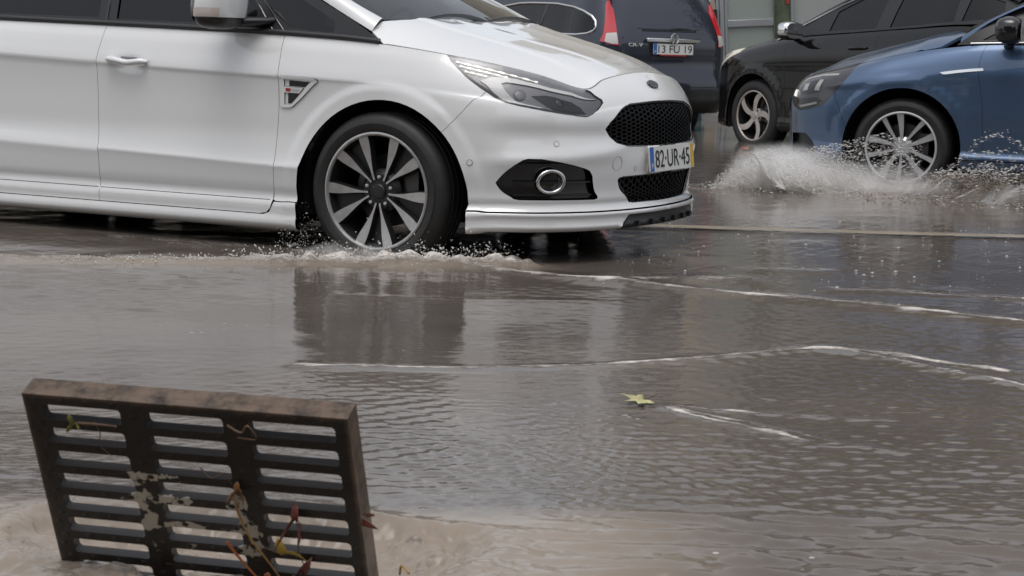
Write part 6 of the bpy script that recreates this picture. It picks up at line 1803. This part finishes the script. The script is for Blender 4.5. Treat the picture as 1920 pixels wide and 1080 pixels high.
# sheets thrown back from behind the tyre: arcs of drops
for k in range(95):
    v0 = 1.5 + 1.7*r.random(); el = math.radians(18 + 48*r.random()); side = .5*r.random(); n = int(40 + 70*r.random())
    t = np.sort(r.random(n))*(2*v0*math.sin(el)/9.8)
    x0 = -.10 - .25*r.random()
    f = x0 - v0*math.cos(el)*t; z = .06 + v0*math.sin(el)*t - 4.9*t*t
    p = hub[None] + fw*f[:, None] + lt*(.02 + side*t*1.2 + .10*r.random())[:, None] + r.normal(size=(n, 3))*.012; p[:, 2] = np.maximum(z + r.normal(size=n)*.012, .03)
    P_.append(p); S_.append(.0013 + .0045*r.random(n)**3)
P_, S_ = np.concatenate(P_), np.concatenate(S_)
st = (fw[None]*(1.0 + 2.2*r.random((len(P_), 1))) + r.normal(size=(len(P_), 3))*.55)*.9
low = (P_[:, 2] < .20) & (((P_-hub)@fw) < .10)
mi = np.where(low & (r.random(len(P_)) < .6), 1, 0)
drops('tyre_spray', P_, S_, st, [M['spray'], M['spray_brown']], mi, 'pale spray thrown up round the front wheel of the blue hatchback')

# spray and clots of foam along the tyre of the white car
hw_ = np.array(white_car.matrix_basis @ Vector((0, -.95, 0))); fw2 = np.array((math.cos(math.radians(-26.5)), math.sin(math.radians(-26.5)), 0)); out2 = np.array((math.sin(math.radians(-26.5)), -math.cos(math.radians(-26.5)), 0))
n = 2200
s_ = r.random(n); bl = np.array(BOW); cum = np.concatenate([[0], np.cumsum(np.hypot(*np.diff(bl, axis=0).T))]); q = cum[-1]*(.30 + .70*s_**.5)
bx_, by_ = np.interp(q, cum, bl[:, 0]), np.interp(q, cum, bl[:, 1]); g_ = smooth(cum[-1]*.55, cum[-1]*.8, q)
p = np.stack([bx_ + r.normal(size=n)*.03, by_ + r.normal(size=n)*.045, .055 + np.abs(r.normal(size=n))*(.010 + .030*g_)], 1)
sz = .0010 + .0040*r.random(n)**3
n2 = 350; f = -.33 - .16*r.random(n2); p2 = hw_[None] + fw2*f[:, None] + out2*(-.16 + .2*r.random(n2))[:, None]; p2[:, 2] = .06 + .20*r.random(n2)**1.5*(1 - .5*r.random(n2))
p = np.concatenate([p, p2]); sz = np.concatenate([sz, .0008 + .0025*r.random(n2)**2])
drops('wheel_splash', p, sz, r.normal(size=(len(p), 3))*.5, [M['spray']], np.zeros(len(p)), 'low line of splashing drops along the front tyre of the white car')
# drops landing on the open water between the cars
n = 300; x = .3 + 2.6*r.random(n); y = 6.7 + 3.4*r.random(n)**1.2
p = np.stack([x, y, np.full(n, .054) + .02*r.random(n)**4], 1)
drops('falling_drops', p, .0012 + .0042*r.random(n)**3, np.tile(np.array([[1.2, 0, 0]]), (n, 1))*r.random((n, 1)), [M['spray']], np.zeros(n), 'scattered drops hitting the brown water between the cars')

# fine mist inside the plume
def mist(name, c, rad, dens, label):
    m = bpy.data.materials.new(name); m.use_nodes = True; t = m.node_tree; t.nodes.clear(); N = t.nodes.new; L = t.links.new
    o = N('ShaderNodeOutputMaterial'); pv = N('ShaderNodeVolumePrincipled'); pv.inputs['Color'].default_value = (.985, .975, .965, 1); pv.inputs['Anisotropy'].default_value = .2
    tc = N('ShaderNodeTexCoord'); ln = N('ShaderNodeVectorMath'); ln.operation = 'LENGTH'; L(tc.outputs['Object'], ln.inputs[0])
    fo = N('ShaderNodeMapRange'); fo.inputs[1].default_value = 1.0; fo.inputs[2].default_value = .25; fo.interpolation_type = 'SMOOTHSTEP'; L(ln.outputs['Value'], fo.inputs[0])
    n = N('ShaderNodeTexNoise'); n.inputs['Scale'].default_value = 4.5; n.inputs['Detail'].default_value = 5; n.inputs['Roughness'].default_value = .65; L(tc.outputs['Object'], n.inputs['Vector'])
    nr = N('ShaderNodeMapRange'); nr.inputs[1].default_value = .36; nr.inputs[2].default_value = .70; L(n.outputs['Fac'], nr.inputs[0])
    mu = N('ShaderNodeMath'); mu.operation = 'MULTIPLY'; L(fo.outputs[0], mu.inputs[0]); L(nr.outputs[0], mu.inputs[1])
    m2 = N('ShaderNodeMath'); m2.operation = 'MULTIPLY'; m2.inputs[1].default_value = dens; L(mu.outputs[0], m2.inputs[0]); L(m2.outputs[0], pv.inputs['Density']); L(pv.outputs[0], o.inputs['Volume'])
    md = MD(); md.lathe([(math.cos(a), math.sin(a)) for a in np.linspace(-math.pi/2+.01, math.pi/2-.01, 13)], 24, axis='z')
    ob = md.build(name, m, None, smooth=60); ob.location = c; ob.scale = rad; ob.rotation_euler = (0, 0, math.radians(-23)); structure(ob, 'stuff')
    return tag(ob, label, 'spray')
cM = hub + fw*.70 + lt*.20
mist('spray_mist', (cM[0], cM[1], .16), (.44, .38, .22), 20.0, 'pale mist of spray in front of the blue hatchback')
cM = hub + fw*.20 + lt*.18
mist('spray_mist', (cM[0], cM[1], .09), (.80, .34, .19), 10.0, 'thin low mist of spray along the blue hatchback')

# ragged sheets of water: streaky, see-through towards their edges
def sheet_mat(name, col):
    m, t, b = new_mat(name); N = t.nodes.new; L = t.links.new
    b.inputs['Base Color'].default_value = (*col, 1); b.inputs['Roughness'].default_value = .35; b.inputs['IOR'].default_value = 1.33
    uv = N('ShaderNodeUVMap'); mp = N('ShaderNodeMapping'); mp.inputs['Scale'].default_value = (26, 3.2, 1); L(uv.outputs[0], mp.inputs[0])
    n = N('ShaderNodeTexNoise'); n.inputs['Scale'].default_value = 1; n.inputs['Detail'].default_value = 8; n.inputs['Roughness'].default_value = .68; n.inputs['Distortion'].default_value = .8; L(mp.outputs[0], n.inputs['Vector'])
    fa = N('ShaderNodeAttribute'); fa.attribute_name = 'fade'
    ad = N('ShaderNodeMath'); ad.operation = 'ADD'; L(n.outputs['Fac'], ad.inputs[0]); L(fa.outputs['Fac'], ad.inputs[1])
    r_ = N('ShaderNodeMapRange'); r_.inputs[1].default_value = .86; r_.inputs[2].default_value = 1.28; r_.inputs[4].default_value = .9; L(ad.outputs[0], r_.inputs[0]); L(r_.outputs[0], b.inputs['Alpha'])
    bp = N('ShaderNodeBump'); bp.inputs['Strength'].default_value = .6; bp.inputs['Distance'].default_value = .01; L(n.outputs['Fac'], bp.inputs['Height']); L(bp.outputs[0], b.inputs['Normal'])
    return m
def sheets(name, mats, specs, origin, fdir, ldir, label):
    md = MD(); fades, uvs = [], []
    for (f0, f1, l0, H, out, fwd, mi, seed) in specs:
        rr = np.random.default_rng(seed); ns, nt2 = 70, 16; ph = rr.random(4)*6; P = []
        for i in range(ns):
            q = i/(ns-1); f = f0+(f1-f0)*q; e = math.sin(math.pi*q)**.5
            hh = H(f)*(.72 + .22*math.sin(q*17+ph[0]) + .16*math.sin(q*41+ph[1])); row = []
            for j in range(nt2):
                t = j/(nt2-1)
                row.append(origin + fdir*(f + fwd*t*(1+.3*math.sin(q*23+ph[2]))) + ldir*(l0 + out*t + .02*math.sin(q*31+ph[3])) + np.array([0, 0, 1])*(.035 + hh*(1-(1-t)**1.8)))
                fades.append((1-t)**.8*.78*e + .02); uvs.append((f*1.0 + seed*.37, t*.9 + f*.25*np.sign(fwd)))
            P.append(row)
        md.grid(P, mi)
    o = md.build(name, mats, None, smooth=80)
    at = o.data.attributes.new('fade', 'FLOAT', 'POINT'); at.data.foreach_set('value', np.array(fades, np.float32))
    ul = o.data.uv_layers.new(name='UVMap'); vi = np.empty(len(o.data.loops), np.int32); o.data.loops.foreach_get('vertex_index', vi)
    ul.data.foreach_set('uv', np.array(uvs, np.float32)[vi].ravel())
    structure(o, 'stuff'); return tag(o, label, 'spray')
M['sheet'] = sheet_mat('water_sheet', (.90, .89, .87)); M['sheet_brown'] = sheet_mat('muddy_sheet', (.30, .24, .185))
h0 = np.array([hub[0], hub[1], 0.])
pl = lambda f: .06 + .25*math.exp(-((f-.68)/.26)**2)
sp_ = [(.26, 1.00, -.02+.075*k, pl, .10+.05*k, .10, 0, 50+k) for k in range(8)] + [(-.05, .62, .03+.06*k, lambda f: .20, .12, .16, 0, 70+k) for k in range(4)] + [(-.42, .36, .05+.06*k, lambda f: .17, .10, -.12, 0, 75+k) for k in range(3)] \
    + [(-1.5, .10, .02+.10*k, lambda f: .19*math.exp(-((f+.45)/.7)**2), .12, -.25, k % 2, 80+k) for k in range(5)]
sheets('water_sheet', [M['sheet'], M['sheet_brown']], sp_, h0, fw, lt, 'ragged streaky sheets of water thrown up by the blue hatchback')
h1 = np.array([hw_[0], hw_[1], 0.])
sheets('water_sheet', [M['sheet']], [(-.42, .34, .03+.035*k, lambda f: .075 + .03*math.exp(-(f/.2)**2), .07, -.03, 0, 90+k) for k in range(4)] + [(-1.5, -.2, .06+.05*k, lambda f: .035, .06, -.05, 0, 95+k) for k in range(3)], h1, fw2, out2, 'low ragged wash of water along the front tyre of the white car')
